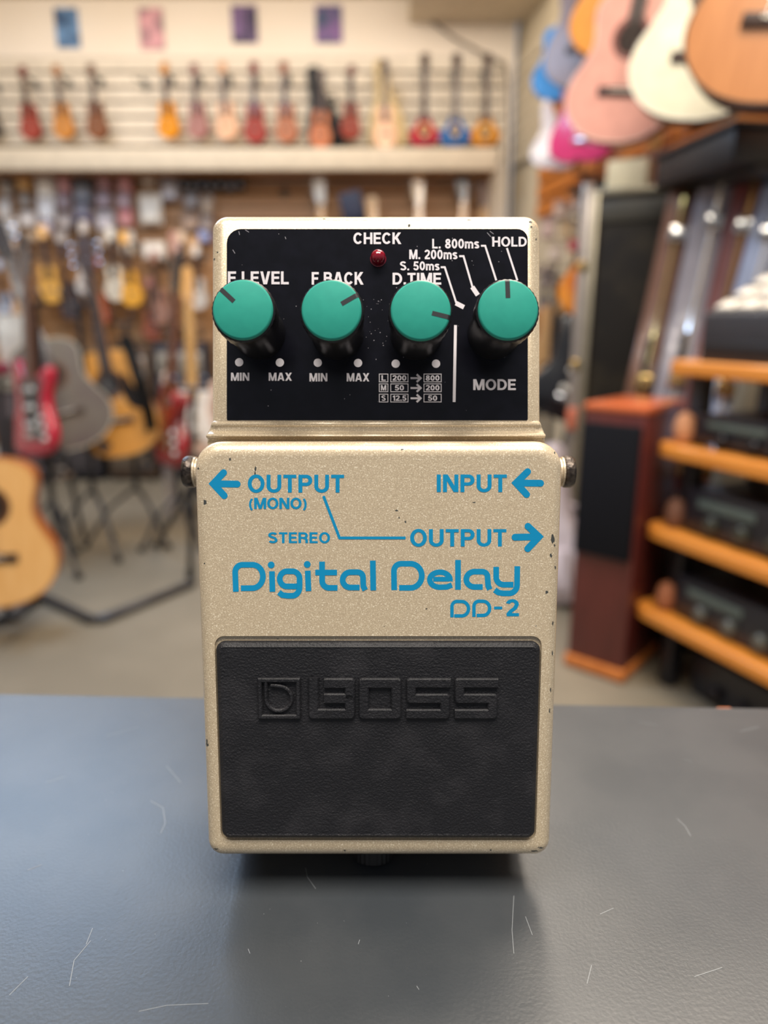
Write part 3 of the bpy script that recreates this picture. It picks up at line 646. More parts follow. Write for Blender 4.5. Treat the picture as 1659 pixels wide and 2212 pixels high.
# leaning hard cases on a riser
RZ = .42
def hard_case(label, px_t, py_t, px_b, py_b, Y, col, rim, thick=.12):
    """guitar case seen edge on: from its top point to its bottom point"""
    a, b = at(px_t, py_t, Y), at(px_b, py_b, Y)
    k = (a.z - RZ) / (a.z - b.z); b = a + (b - a) * k; L = (a - b).length
    t = thing('guitar_case', label, 'case', b, group='hard cases leaning beside the rack')
    z = (a - b).normalized(); x = Vector((0.93, -0.36, 0)); x = (x - z * x.dot(z)).normalized(); y = z.cross(x)
    t.matrix_basis = Matrix.Translation(b) @ Matrix((x, y, z)).transposed().to_4x4()
    ol = [(w, zz) for zz, w in [(0, 0), (.005, .14), (.05, .19), (.16, .21), (.28, .18), (.36, .15), (.43, .155), (.50, .13), (.58, .08), (.8, .07), (.97, .075), (1, .05), (1, 0)]]
    ol = ol + [(-w, zz) for w, zz in ol[-2:0:-1]]; ol = chaikin(ol, 2)
    f = lambda p, q, h: Vector((h, p, q * L))
    bm = bm_new(); layers(bm, ol, [(.02, thick / 2), (.004, thick * .46), (0, thick * .36), (0, -thick * .36), (.004, -thick * .46), (.02, -thick / 2)], f); fin('shell', bm, mat(col, .4, 0, coat=.2), t)
    bm = bm_new(); lp = [f(p, q, 0.01) for p, q in inset(ol, -.002)]; tube(bm, lp + lp[:1], .007, 6); fin('seam_rim', bm, mat(rim, .25, .9), t)
    for q in (.18, .42, .86):
        w = max(abs(p) for p, qq in ol if abs(qq - q) < .07)
        bm = bm_new(); box(bm, (.01, -w - .004, q * L), (.055, .018, .05), .006); lt = fin('latch', bm, mat('d8b878' if q != .86 else 'e9e6e0', .2, .9), t)
        bm = bm_new(); tube(bm, [(-.01, -w - .02, q * L - .01), (.03, -w - .02, q * L - .01)], .005, 6); fin('hasp', bm, MCHROME, lt)
    bm = bm_new(); tube(bm, [(0, -.15, .45 * L), (0, -.19, .46 * L), (0, -.19, .54 * L), (0, -.125, .55 * L)], .010, 8); fin('handle', bm, MBLACK, t)
hard_case('brown hard guitar case leaning next to the tall flight case', 1478, 408, 1398, 770, 2.54, '6b4a3a', 'b99a5a', .085)
hard_case('silver grey hard guitar case leaning second from the flight case', 1556, 372, 1462, 790, 2.46, '8a8790', 'e3e1de', .11)
hard_case('maroon hard guitar case leaning between the silver and pale blue ones', 1622, 384, 1530, 760, 2.40, '6f3a38', 'a98a5a', .085)
hard_case('pale blue-silver hard guitar case leaning nearest the keypad', 1678, 400, 1586, 720, 2.36, 'a3b1cf', 'e9e9ee', .085)
bm = bm_new(); c = at(1560, 900, 2.55); box(bm, (c.x - .16, 2.46, RZ / 2), (.44, .56, RZ), .01)
tag(fin('platform', bm, mat('2a2522', .8)), 'dark low platform under the leaning guitar cases', 'platform')

# instruments and bags in the gap behind the pedal, right side
P = at(1200, 905, 3.2); electric('electric_guitar', 'black electric guitar in the gap right of the pedal', up(P, -10, 21, -6), '131316', guard='1d1d22', head='1a1416', neckw=wood('3a2a22', '2d2019')); stand('black stand holding the black electric guitar right of the pedal', Vector((P.x, P.y + .08, 0)), P.z)
P = at(1262, 690, 3.25); electric('electric_guitar', 'orange sunburst electric guitar beside the pale rack rail', up(P, -25, 18, -6), mat('e0912a', .2, 0, '9c2a2a', 5, coat=.6), guard=None, head='d9a468', sil=SIL_SC)
stand('tall black stand holding the orange sunburst electric guitar', Vector((P.x, P.y + .08, 0)), P.z)
P = at(1176, 860, 3.7); guitar('acoustic_guitar', 'tan acoustic guitar peeking out right of the pedal', 'guitar', up(P, 10, 12, -6), .95, wood('d0a878', 'c1986a', .35, .2), '8a5c34', head='c9a27c'); stand('black stand holding the tan acoustic guitar', Vector((P.x, P.y + .08, 0)), P.z)
P = at(1232, 1085, 2.6)
gig_bag('pale lilac-white gig bag leaning against the side of the wooden speaker', up(Vector((P.x, P.y, .008)), -35, -10, -6), .62, .22, .12, 'cbbfc4', trim='b0a4aa')
P = at(1242, 905, 3.1); t = thing('orange_pouch', 'small coral pouch hanging on the pale rack rail', 'pouch', P); t.name = 'accessory_pouch'
bm = bm_new(); box(bm, (0, 0, 0), (.07, .05, .1), .016); fin('pouch_body', bm, mat('d97a5c', .6), t)
bm = bm_new(); tube(bm, [(0, 0, .045), (.02, 0, .08), (.06, .02, .09)], .004, 6); fin('strap_loop', bm, MBLACK, t)

# ------------------------------------------------------------------ wooden floor speaker
A0, A1 = on_floor(1217, 1436), on_floor(1346, 1480)
A0.z = A1.z = 0; dirx = (A1 - A0); SW = dirx.length; dirx.normalize()
yawS = math.atan2(dirx.y, dirx.x); SH, SD = .845, .27
t = thing('floor_speaker', 'tall cherry wood floor speaker with black grille beside the shelf rack', 'speaker', A0.lerp(A1, .5), (0, 0, yawS))
cherry = wood('5e2722', '4f1f1b', .35, .25, (10, 10, 1)); orangew = wood('c8793c', 'b3662c', .35, .2)
bm = bm_new(); box(bm, (0, SD / 2 + .006, SH / 2 + .01), (SW * .93, SD, SH - .055), .006); fin('cabinet', bm, cherry, t)
bm = bm_new(); box(bm, (0, SD / 2 + .004, .024), (SW, SD + .02, .040), .008); fin('plinth', bm, orangew, t)
bm = bm_new(); box(bm, (0, SD / 2 + .006, SH - .012), (SW * .97, SD + .012, .024), .008); fin('top_board', bm, wood('c8683c', 'b3562c', .3, .3), t)
bm = bm_new(); box(bm, (0, -.008, SH * .70), (SW * .88, .024, SH * .47), .008); fin('grille', bm, mat('121319', .9, 0, '0d0e13', 300, spec=.2), t)
for sx in (-1, 1):
    for sy in (.03, SD - .03):
        bm = bm_new(); lathe(bm, [(.008, 0), (.014, .006)], 10, Matrix.Translation((sx * SW * .4, sy, 0))); fin('foot', bm, MBLACK, t)

# ------------------------------------------------------------------ shelf rack with hi-fi units
F = at(1428, 790, 1.98); rd = Vector((.381, -.924, 0)); ry = math.atan2(rd.y, rd.x)
RL, RD = .62, .42
MR = Matrix.Translation((F.x, F.y, 0)) @ Matrix.Rotation(ry, 4, 'Z')      # x along the front towards the viewer, +y into the rack
zs = [at(1430, 792, 1.98).z, at(1400, 968, 1.98).z, at(1378, 1146, 1.98).z, at(1356, 1320, 1.98).z]
t = thing('equipment_rack', 'black framed rack with four orange wood shelves at the right picture edge', 'rack'); t.matrix_basis = MR
ow = wood('d68a38', 'c87a2a', .4, .2, (1.2, 14, 14))
for i, z in enumerate(zs):
    ex = .0 + .012 * i
    ol = rrect(-ex, RL, 0, RD, [.0, .06, .06, .0], 6)
    ol = rrect(-ex, RL, 0, RD, [.004, .06, .06, .004], 6)
    bm = bm_new(); layers(bm, ol, [(.006, z - .019), (0, z - .014), (0, z + .014), (.006, z + .019)], lambda x, y, h: Vector((x, y, h))); fin('shelf', bm, ow, t)
for x, y in ((.055, .10), (.055, RD - .06), (RL - .05, .10), (RL - .05, RD - .06)):
    bm = bm_new(); box(bm, (x, y, (zs[0] - .02) / 2 + .0), (.045, .045, zs[0] - .02), .004); fin('post', bm, mat('1d1d23', .4), t)
bm = bm_new(); box(bm, (RL / 2, RD - .03, .10), (RL - .1, .03, .06)); fin('cross_bar', bm, mat('1d1d23', .4), t)
def hifi(label, z, x0, w, h, y0=.05, d=.33, knob='3d4038', n=3, disp=True):
    t = thing('hifi_unit', label, 'hi-fi unit', group='hi-fi units on the rack'); t.matrix_basis = MR @ Matrix.Translation((x0, y0, z + .019))
    bm = bm_new(); box(bm, (w / 2, d / 2 + .01, h / 2 + .008), (w, d, h - .012), .004); fin('case', bm, mat('17171b', .45), t)
    bm = bm_new(); box(bm, (w / 2, .004, h / 2 + .008), (w + .008, .016, h - .008), .003); fc = fin('front_panel', bm, mat('1f1f24', .3), t)
    for k in range(n):
        bm = bm_new(); lathe(bm, [(h * .17, 0), (h * .17, .014), (h * .13, .018)], 20, Matrix.Translation((w * (.22 + .22 * k), -.004, h * .36)) @ Matrix.Rotation(R(90), 4, 'X')); fin('control_knob', bm, mat(knob, .35, .5), fc)
    if disp:
        bm = bm_new(); box(bm, (w * .3, -.006, h * .74), (w * .42, .004, h * .2), .001); fin('display', bm, mat('56605a', .2), fc)
    for k in (.1, .9):
        bm = bm_new(); lathe(bm, [(.014, -.0), (.016, .010)], 12, Matrix.Translation((w * k, .05, 0))); fin('foot', bm, MBLACK, t)
hifi('low black hi-fi unit on the second rack shelf', zs[1], .10, .44, .085, knob='2a2a2e', n=2)
hifi('black amplifier with grey display on the third rack shelf', zs[2], .10, .44, .125, knob='4a4a40')
hifi('black amplifier with round silver knob on the fourth rack shelf', zs[3], .10, .44, .12, knob='6a6a62')
hifi('black unit standing on the floor under the rack', .0 - .019, .13, .40, .13, y0=.12, knob='2a2426', n=2, disp=False)
# tan wooden end knobs visible at the shelf ends
for i, z in enumerate(zs[1:]):
    p = MR @ Vector((.055, .055, z + .019))
    t = thing('wooden_egg_shaker', ('peach wooden shaker at the end of the second rack shelf', 'brown wooden shaker at the end of the third rack shelf', 'copper wooden shaker at the end of the fourth rack shelf')[i], 'shaker', p, group='wooden shakers on the rack')
    bm = bm_new(); lathe(bm, [(.010, 0), (.022, .008), (.03, .03), (.030, .05), (.022, .075), (.008, .085)], 18); fin('shell', bm, mat(('c98d63', '6f4a38', '9c6040')[i], .5), t)
# keypad controller on the top shelf
t = thing('pad_controller', 'black controller with rows of white keys on the top rack shelf', 'controller'); t.matrix_basis = MR @ Matrix.Translation((.10, .03, zs[0] + .019))
bm = bm_new(); vs = box(bm, (.24, .17, .06), (.48, .34, .12), .006)
for v in vs:
    if v.co.z > .06: v.co.z += (v.co.y) * .52
fin('chassis', bm, mat('2b2b30', .45), t)
bm = bm_new()
for r_ in range(5):
    for c_ in range(7):
        y = .03 + .06 * r_; z = .12 + y * .52
        box(bm, (.05 + .065 * c_, y, z + .004), (.05, .042, .014), .004, Matrix.Rotation(math.atan(.52), 4, 'X'))
fin('key_pads', bm, mat('ece5d8', .4), t)
bm = bm_new(); box(bm, (.24, -.003, .035), (.46, .008, .03), .002); fin('front_strip', bm, mat('1a1a1e', .4), t)

# ------------------------------------------------------------------ counter
t = thing('service_counter', 'grey laminate shop counter carrying the effect pedal', 'counter', (0, 0, 0), (0, 0, 0))
e0, e1 = at(0, 1495, 1), at(1659, 1525, 1)
def on_counter(px, py, z=HC): return on_floor(px, py, z)
q0, q1 = on_counter(0, 1495), on_counter(1659, 1526)
sl = (q1.y - q0.y) / (q1.x - q0.x); ye = lambda x: q0.y + sl * (x - q0.x)
mc = mat('3f4245', 0.34, 0, '363a3e', 45, bump=.16, bscale=1300, dist=.00025, spec=.5, detail=8.0)
nt = mc.node_tree; b_ = nt.nodes['Principled BSDF']
bm = bm_new()
ol = [(1.1, ye(1.1)), (-1.1, ye(-1.1)), (-1.1, -.75), (1.1, -.75)]
layers(bm, ol, [(0.0, HC - .032), (0, HC - .0015), (.0015, HC)], lambda x, y, h: Vector((x, y, h))); wt = fin('worktop', bm, mc, t)
bm = bm_new(); layers(bm, [(x, y - .03 if y > 0 else y + .03) for x, y in ol], [(0.02, 0.0), (.02, HC - .033)], lambda x, y, h: Vector((x, y, h))); fin('base_cabinet', bm, mat('3c3e42', .6), t)
bm = bm_new(); q = on_counter(1566, 1527); box(bm, (q.x, ye(q.x) - .0008, HC - .002), (.005, .0022, .0030), .0006); fin('edge_nick', bm, mat('b5673c', .8), t)
# scratches
SCR = [((150, 2130), (160, 2075), (196, 2032)), ((186, 2040), (200, 2005)), ((325, 1730), (352, 1745), (357, 1778), (347, 1800)), ((1462, 1768), (1480, 1785), (1492, 1806)), ((1268, 2125), (1278, 2085)), ((1296, 1975), (1325, 1962)),
       ((660, 1875), (664, 1895), (682, 1920)), ((1110, 1935), (1106, 2010), (1110, 2060)), ((300, 2185), (360, 2172), (450, 2168)), ((1478, 1640), (1494, 1645)), ((470, 1735), (474, 1742)), ((777, 2030), (774, 2040)), ((1135, 1980), (1150, 2020)), ((360, 1655), (390, 1690)),
       ((60, 1880), (90, 1868)), ((20, 2150), (60, 2110)), ((1600, 1580), (1640, 1570)), ((1380, 1560), (1420, 1566)), ((230, 1590), (300, 1570)), ((1500, 2110), (1560, 2090)), ((540, 2060), (536, 2050)), ((900, 2130), (905, 2138)), ((100, 1690), (140, 1678))]
bm = bm_new()
for ln in SCR:
    P3 = [on_counter(x, y, HC) for x, y in ln]
    for i in range(len(P3) - 1):
        d = (P3[i + 1] - P3[i]).normalized(); n_ = Vector((-d.y, d.x, 0)) * .00006; z = Vector((0, 0, .00004))
        bm.faces.new([bm.verts.new(p + z) for p in (P3[i] - n_, P3[i] + n_, P3[i + 1] + n_, P3[i + 1] - n_)])
for _ in range(220):
    p = Vector((random.uniform(-.15, .15), random.uniform(.08, .2), HC + .00004)); r = random.uniform(.00004, .0001)
    bm.faces.new([bm.verts.new(p + Vector((r * math.cos(a), r * math.sin(a), 0))) for a in (0, 1.2, 2.4, 3.6, 4.9)])
fin('scratch_marks', bm, mat('7f8386', .6), t, 0)

# ------------------------------------------------------------------ the effect pedal (local: x right, y up the pedal, z out of its face), metres
XC, VO, DO = -0.00126, -0.0757, 0.185
def L3(x, v, D): return Vector((x - XC, v - VO, DO - D))
O_ = Vector((XC, VO, -DO))
root = thing('effect_pedal', 'cream metal digital delay pedal standing upright on the grey counter', 'effect pedal')
root.location = CAM + Matrix.Rotation(R(75), 3, 'X') @ O_
root.rotation_euler = (R(75), 0, 0)
DPAN = 0.149
def pan(px, py, e=0.0):
    D = DPAN; return L3((px - 829.5) / FPX * D, (1106 - py) / FPX * D, D - e)
TA, TB = 0.13998, -0.1335          # treadle plane: D = TA + TB * v
def tre(px, py, e=0.0):
    tt = (1106 - py) / FPX; D = TA / (1 - TB * tt)
    return L3((px - 829.5) / FPX * D, tt * D, D - e)
def tv(py):
    tt = (1106 - py) / FPX; return tt * TA / (1 - TB * tt)
def tx(px, py):
    tt = (1106 - py) / FPX; return (px - 829.5) / FPX * TA / (1 - TB * tt)
def tl(x, v, h): return L3(x, v, TA + TB * v - h)

def paint_mat():
    m = bpy.data.materials.new('pearl_cream_paint'); m.use_nodes = True
    nt = m.node_tree; b = nt.nodes['Principled BSDF']
    tc = nt.nodes.new('ShaderNodeTexCoord')
    n = nt.nodes.new('ShaderNodeTexNoise'); n.inputs['Scale'].default_value = 3800; n.inputs['Detail'].default_value = 2
    nt.links.new(tc.outputs['Object'], n.inputs['Vector'])
    r = nt.nodes.new('ShaderNodeValToRGB'); e = r.color_ramp.elements
    e[0].position = .36; e[0].color = lin('bba98d'); e[1].position = .60; e[1].color = lin('d0bea0')
    e3 = r.color_ramp.elements.new(.70); e3.color = lin('f4e8cf')
    nt.links.new(n.outputs['Fac'], r.inputs[0]); nt.links.new(r.outputs[0], b.inputs['Base Color'])
    b.inputs['Metallic'].default_value = .25; b.inputs['Roughness'].default_value = .40
    b.inputs['Coat Weight'].default_value = .5; b.inputs['Coat Roughness'].default_value = .12
    bp = nt.nodes.new('ShaderNodeBump'); bp.inputs['Strength'].default_value = .25; bp.inputs['Distance'].default_value = .00012
    nt.links.new(n.outputs['Fac'], bp.inputs['Height']); nt.links.new(bp.outputs[0], b.inputs['Normal'])
    return m
MP = paint_mat()
mm = .001
# chassis: control housing at full height, lower body under the treadle
x0, x1 = (460 - 829.5) / FPX * .152, (1165 - 829.5) / FPX * .152
v1 = (1106 - 471) / FPX * .152
ID = lambda x, y, h: L3(x, y, DO - h)
bm = bm_new()
hp = DO - DPAN
vbot = (1106 - 930) / FPX * DPAN
pv = lambda py: (1106 - py) / FPX * .1495
fl = [(0.0, pv(908)), (.25 * mm, pv(916)), (.6 * mm, pv(923)), (1.0 * mm, pv(931)), (1.15 * mm, pv(940)), (1.15 * mm, pv(958))]
ol = rrect(x0, x1, vbot, v1, 3.4 * mm, 8)[:18] + [(x0 - d_, v_) for d_, v_ in fl] + [(x1 + d_, v_) for d_, v_ in fl[::-1]]
layers(bm, ol, [(0, .003), (0, hp - 3.0 * mm), (.25 * mm, hp - 1.9 * mm), (.8 * mm, hp - .9 * mm), (1.5 * mm, hp - .3 * mm), (2.3 * mm, hp)], ID)
ol = rrect(x0 - .2 * mm, x1 + .2 * mm, -.072, vbot + 2 * mm, 1.5 * mm, 4)
layers(bm, ol, [(0, .003), (0, .022), (.5 * mm, .0225)], ID)
fin('chassis', bm, MP, root, 50)
# hinge ridge between housing and treadle
bm = bm_new()
prof = [(909, -.3), (911, .12), (914.5, .34), (918, .38), (921, .12), (924, -.10), (929, -.12), (933, .12), (936, .7), (939, 1.15), (942, 1.2), (944.5, .8), (946, -.2), (947, -1.5), (952, -3.0)]
rows = []
for py, e in prof:
    v_ = (1106 - py) / FPX * (DPAN - e * mm)
    d_ = max(0, min(1.15, (py - 908) / 28)) * mm - .5 * mm
    xs__ = [x0 - d_, x0 - d_ + .12 * mm, x0 - d_ + .5 * mm, x1 + d_ - .5 * mm, x1 + d_ - .12 * mm, x1 + d_]
    es_ = [-1.2, -.4, 0, 0, -.4, -1.2]
    rows.append([bm.verts.new(L3(x_, v_, DPAN - (e + q_) * mm)) for x_, q_ in zip(xs__, es_)])
for i in range(len(rows) - 1):
    for k in range(5): bm.faces.new((rows[i][k], rows[i][k + 1], rows[i + 1][k + 1], rows[i + 1][k]))
fin('hinge_ridge', bm, MP, root, 60)
# rubber base
bm = bm_new(); layers(bm, rrect(x0 + .5 * mm, x1 - .5 * mm, VO, v1 - 1 * mm, 3 * mm, 5), [(.4 * mm, 0), (0, .0008), (0, .003)], ID)
fin('rubber_base', bm, mat('17171a', .8), root)
# treadle plate with recess
xa, xb = tx(424.5, 1000) * 1.024, tx(1211, 1000) * 1.024
ta, tb_ = tv(950), tv(1847) * 1.012
ol = rrect(xa, xb, tb_, ta, [5.5 * mm, 5.5 * mm, 3.4 * mm, 3.4 * mm], 8)
bm = bm_new()
rg = layers(bm, ol, [(.2 * mm, -.013), (0, -.0125), (0, -3.0 * mm)] + [(3.0 * mm * (1 - math.cos(R(a))), -3.0 * mm * (1 - math.sin(R(a)))) for a in (15, 30, 45, 60, 75, 90)] + [(3.15 * mm, 0)], tl, True, False)
rx0, rx1 = tx(467, 1500), tx(1167, 1500)
rec = rrect(rx0, rx1, tv(1815), tv(1374), [2.0 * mm] * 4, 8)
RT = [bm.verts.new(tl(x, y, 0)) for x, y in rec]
n = len(ol)
for k in range(n): bm.faces.new((rg[-1][k], rg[-1][(k + 1) % n], RT[(k + 1) % n], RT[k]))
RB = [bm.verts.new(tl(x, y, -.0006)) for x, y in inset(rec, .15 * mm)]
for k in range(n): bm.faces.new((RT[k], RT[(k + 1) % n], RB[(k + 1) % n], RB[k]))
bm.faces.new(RB)
bvh = None
treadle = fin('treadle', bm, MP, root, 40)
# rubber pad
mpad = mat('151519', .55, 0, '2a292c', 130, bump=.9, bscale=2300, dist=.00028, lo=.48, hi=.85, spec=.4, detail=12.0)
bm = bm_new()
pd = rrect(tx(471, 1500), tx(1163, 1500), tv(1808), tv(1385), [1.75 * mm] * 4, 6)
layers(bm, pd, [(0, -.0006), (0, .0003), (.2 * mm, .0007), (1.0 * mm, .0013), (1.25 * mm, .0012), (1.4 * mm, .0012), (1.5 * mm, .0012)], tl)
pad = fin('rubber_pad', bm, mpad, root, 30)
PADH = .0012

# ---- lettering: stroke letters, cap height 1
S_ = .185
def arc(cx, cy, rx, ry, a0, a1, n=14): return [(cx + rx * math.cos(R(a0 + (a1 - a0) * i / n)), cy + ry * math.sin(R(a0 + (a1 - a0) * i / n))) for i in range(n + 1)]
def rloop(x0, x1, y0, y1, rx, ry):
    return arc(x1 - rx, y1 - ry, rx, ry, 0, 90, 7) + arc(x0 + rx, y1 - ry, rx, ry, 90, 180, 7) + arc(x0 + rx, y0 + ry, rx, ry, 180, 270, 7) + arc(x1 - rx, y0 + ry, rx, ry, 270, 360, 7)
h_ = S_ / 2
def q(xa, ya, xb, yb, w=None): return ('q', xa, ya, xb, yb, w or S_ * 1.06)
G = {}
G['A'] = (.76, [q(.10, 0, .345, 1), q(.66, 0, .415, 1), [(.2, .285), (.56, .285)]])
G['B'] = (.68, [[(h_, 0), (h_, 1)], [(h_, 1 - h_)] + arc(.38, .745, .185, .745 - .49 - 0 + (1 - h_ - .745) * 0 - .0925 + .0, 90, 90, 1)[:0] + [(.38, 1 - h_)] + arc(.38, (1 - h_ + .53) / 2, .17, (1 - h_ - .53) / 2, 90, -90) + [(h_, .53)], [(.38, .53)] + arc(.38, (.53 + h_) / 2, .21, (.53 - h_) / 2, 90, -90) + [(h_, h_)]])
G['C'] = (.74, [arc(.375, .5, .375 - h_, .5 - h_, 38, 322, 30)])
G['D'] = (.72, [[(h_, 0), (h_, 1)], [(h_, 1 - h_)] + [(.31, 1 - h_)] + arc(.31, .5, .41 - h_, .5 - h_, 90, -90, 20) + [(h_, h_)]])
G['E'] = (.60, [[(h_, 0), (h_, 1)], [(h_, 1 - h_), (.59, 1 - h_)], [(h_, .51), (.55, .51)], [(h_, h_), (.60, h_)]])
G['F'] = (.56, [[(h_, 0), (h_, 1)], [(h_, 1 - h_), (.56, 1 - h_)], [(h_, .49), (.51, .49)]])
G['H'] = (.70, [[(h_, 0), (h_, 1)], [(.70 - h_, 0), (.70 - h_, 1)], [(h_, .51), (.70 - h_, .51)]])
G['I'] = (.20, [[(.10, 0), (.10, 1)]])
G['K'] = (.72, [[(h_, 0), (h_, 1)], q(.17, .40, .57, 1, S_ * 1.3), q(.60, 0, .31, .55, S_ * 1.25)])
G['L'] = (.56, [[(h_, 0), (h_, 1)], [(h_, h_), (.56, h_)]])
G['M'] = (.86, [[(h_, 0), (h_, 1)], [(.86 - h_, 0), (.86 - h_, 1)], q(.43, 0, .14, 1, .19), q(.43, 0, .72, 1, .19)])
G['N'] = (.72, [[(h_, 0), (h_, 1)], [(.72 - h_, 0), (.72 - h_, 1)], q(.61, 0, .11, 1, .22)])
G['O'] = (.80, ['c', arc(.40, .5, .40 - h_, .515 - h_, 0, 360, 36)[:-1]])
G['P'] = (.66, [[(h_, 0), (h_, 1)], [(h_, 1 - h_), (.38, 1 - h_)] + arc(.38, (1 - h_ + .46) / 2, .28 - h_, (1 - h_ - .46) / 2, 90, -90) + [(h_, .46)]])
G['R'] = (.70, [[(h_, 0), (h_, 1)], [(h_, 1 - h_), (.40, 1 - h_)] + arc(.40, (1 - h_ + .49) / 2, .28 - h_, (1 - h_ - .49) / 2, 90, -90) + [(h_, .49)], [(.36, .47)] + arc(.40, .28, .19, .17, 70, 0, 6) + [(.60, 0)]])
G['S'] = (.68, [arc(.34, .735, .34 - h_, .265 - h_ + .01, 25, 215, 18)[:-1] + [(.20, .60), (.34, .535), (.49, .475)] + arc(.34, .27, .34 - h_, .27 - h_, 40, -158, 20)])
G['T'] = (.62, [[(.31, 0), (.31, 1)], [(0, 1 - h_), (.62, 1 - h_)]])
G['U'] = (.70, [[(h_, 1), (h_, .36)] + arc(.35, .35, .35 - h_, .35 - h_ + .01, 180, 360, 18) + [(.70 - h_, 1)]])
G['V'] = (.72, [q(.36 - .035, 0, .10, 1), q(.36 + .035, 0, .62, 1)])
G['X'] = (.72, [q(.10, 0, .61, 1, S_ * 1.2), q(.62, 0, .11, 1, S_ * 1.2)])
G['0'] = (.58, ['c', arc(.29, .5, .29 - h_, .5 - h_, 0, 360, 30)[:-1]])
G['1'] = (.40, [[(.30, 0), (.30, 1)], [(.06, .74), (.17, .76), (.27, .9)]])
G['2'] = (.58, [arc(.285, .71, .29 - h_, .29 - h_, 170, -20, 16) + [(.40, .47), (.22, .30), (.11, .13), (.10, h_)], [(.03, h_), (.58, h_)]])
G['5'] = (.58, [[(.53, 1 - h_), (.15, 1 - h_)], q(.10, .46, .17, 1, .17), arc(.275, .325, .29 - h_ + .01, .325 - h_, 132, -160, 22)])
G['8'] = (.58, ['c', arc(.29, .735, .25 - h_, .265 - h_, 0, 360, 22)[:-1], arc(.29, .275, .29 - h_, .275 - h_, 0, 360, 24)[:-1]])
G['m'] = (.86, [[(h_, 0), (h_, .72)], [(h_, .48)] + arc(.255, .46, .165, .73 - h_ - .46, 180, 0, 10) + [(.42, 0)], [(.42, .48)] + arc(.595, .46, .175, .73 - h_ - .46, 180, 0, 10) + [(.77, 0)]])
G['s'] = (.52, [arc(.26, .535, .26 - h_ + .01, .195 - h_ + .01, 20, 215, 12)[:-1] + [(.26, .375), (.36, .335)] + arc(.26, .19, .26 - h_, .19 - h_, 35, -160, 12)])
G['.'] = (.22, [[(.11, 0), (.11, .2)]])
G['('] = (.30, [arc(.42, .40, .34, .62, 125, 235, 12)])
G[')'] = (.30, [arc(-.12, .40, .34, .62, 55, -55, 12)])
G[' '] = (.26, [])

def strip(pts, w, closed=False, w2=None):
    """offset a polyline to both sides with mitred joints: list of (left, right)"""
    P2 = []
    for p in pts:
        p = Vector(p)
        if not P2 or (p - P2[-1]).length > 1e-6: P2.append(p)
    n = len(P2); out = []
    for i in range(n):
        a = P2[i - 1] if (i or closed) else None; b = P2[i]; c = P2[(i + 1) % n] if (i < n - 1 or closed) else None
        e1 = (b - a).normalized() if a is not None and (b - a).length > 1e-9 else None
        e2 = (c - b).normalized() if c is not None and (c - b).length > 1e-9 else None
        e1 = e1 or e2; e2 = e2 or e1
        n1, n2 = Vector((-e1.y, e1.x)), Vector((-e2.y, e2.x)); m = n1 + n2
        if m.length < 1e-6: m = n1.copy()
        m.normalize(); k = (w / 2) / max(m.dot(n1), .45)
        out.append((b + m * k, b - m * k))
    return out

STEP = [0]
def lift(f):
    STEP[0] = (STEP[0] + 1) % 29; z = Vector((0, 0, .0000016 * STEP[0]))
    return lambda x, y: f(x, y) + z
def add_strip(bm, pts, w, f, closed=False, caps=False):
    f = lift(f); st = strip(pts, w, closed); vs = [(bm.verts.new(f(*a)), bm.verts.new(f(*b))) for a, b in st]
    m = len(vs)
    for i in range(m if closed else m - 1):
        a, b = vs[i], vs[(i + 1) % m]
        bm.faces.new((a[0], a[1], b[1], b[0]))
    if caps:
        for p in ([pts[0], pts[-1]] if caps is True else caps):
            add_disc(bm, p, w / 2, f)
def add_disc(bm, c, r, f, n=20):
    f = lift(f)
    bm.faces.new([bm.verts.new(f(c[0] + r * math.cos(2 * math.pi * k / n), c[1] + r * math.sin(2 * math.pi * k / n))) for k in range(n)])

def text(bm, s, x0, x1, yt, yb, f, gap=.10, gaps=None):
    """letters of one word fitted between x0..x1 and the cap lines yt..yb (pixels of the photograph)"""
    W = 0; pos = []
    for i, ch in enumerate(s):
        pos.append(W); W += G[ch][0] + (gap if i < len(s) - 1 else 0)
    H = yb - yt; kx = (x1 - x0) / W
    for ch, p in zip(s, pos):
        closed = False
        g = lambda x, y, p=p: f(x0 + (p + x) * kx, yb - y * H)
        for st in G[ch][1]:
            if st == 'c': closed = True; continue
            if isinstance(st, tuple) and st[0] == 'q':
                _, xa, ya, xb, yb2, w = st
                gl = lift(g); bm.faces.new([bm.verts.new(gl(*c)) for c in ((xa - w / 2, ya), (xa + w / 2, ya), (xb + w / 2, yb2), (xb - w / 2, yb2))])
            else: add_strip(bm, st, S_ if ch not in '()' else .15, g, closed)

def keep(bm, o_name, m, parent): return fin(o_name, bm, m, parent, 0)

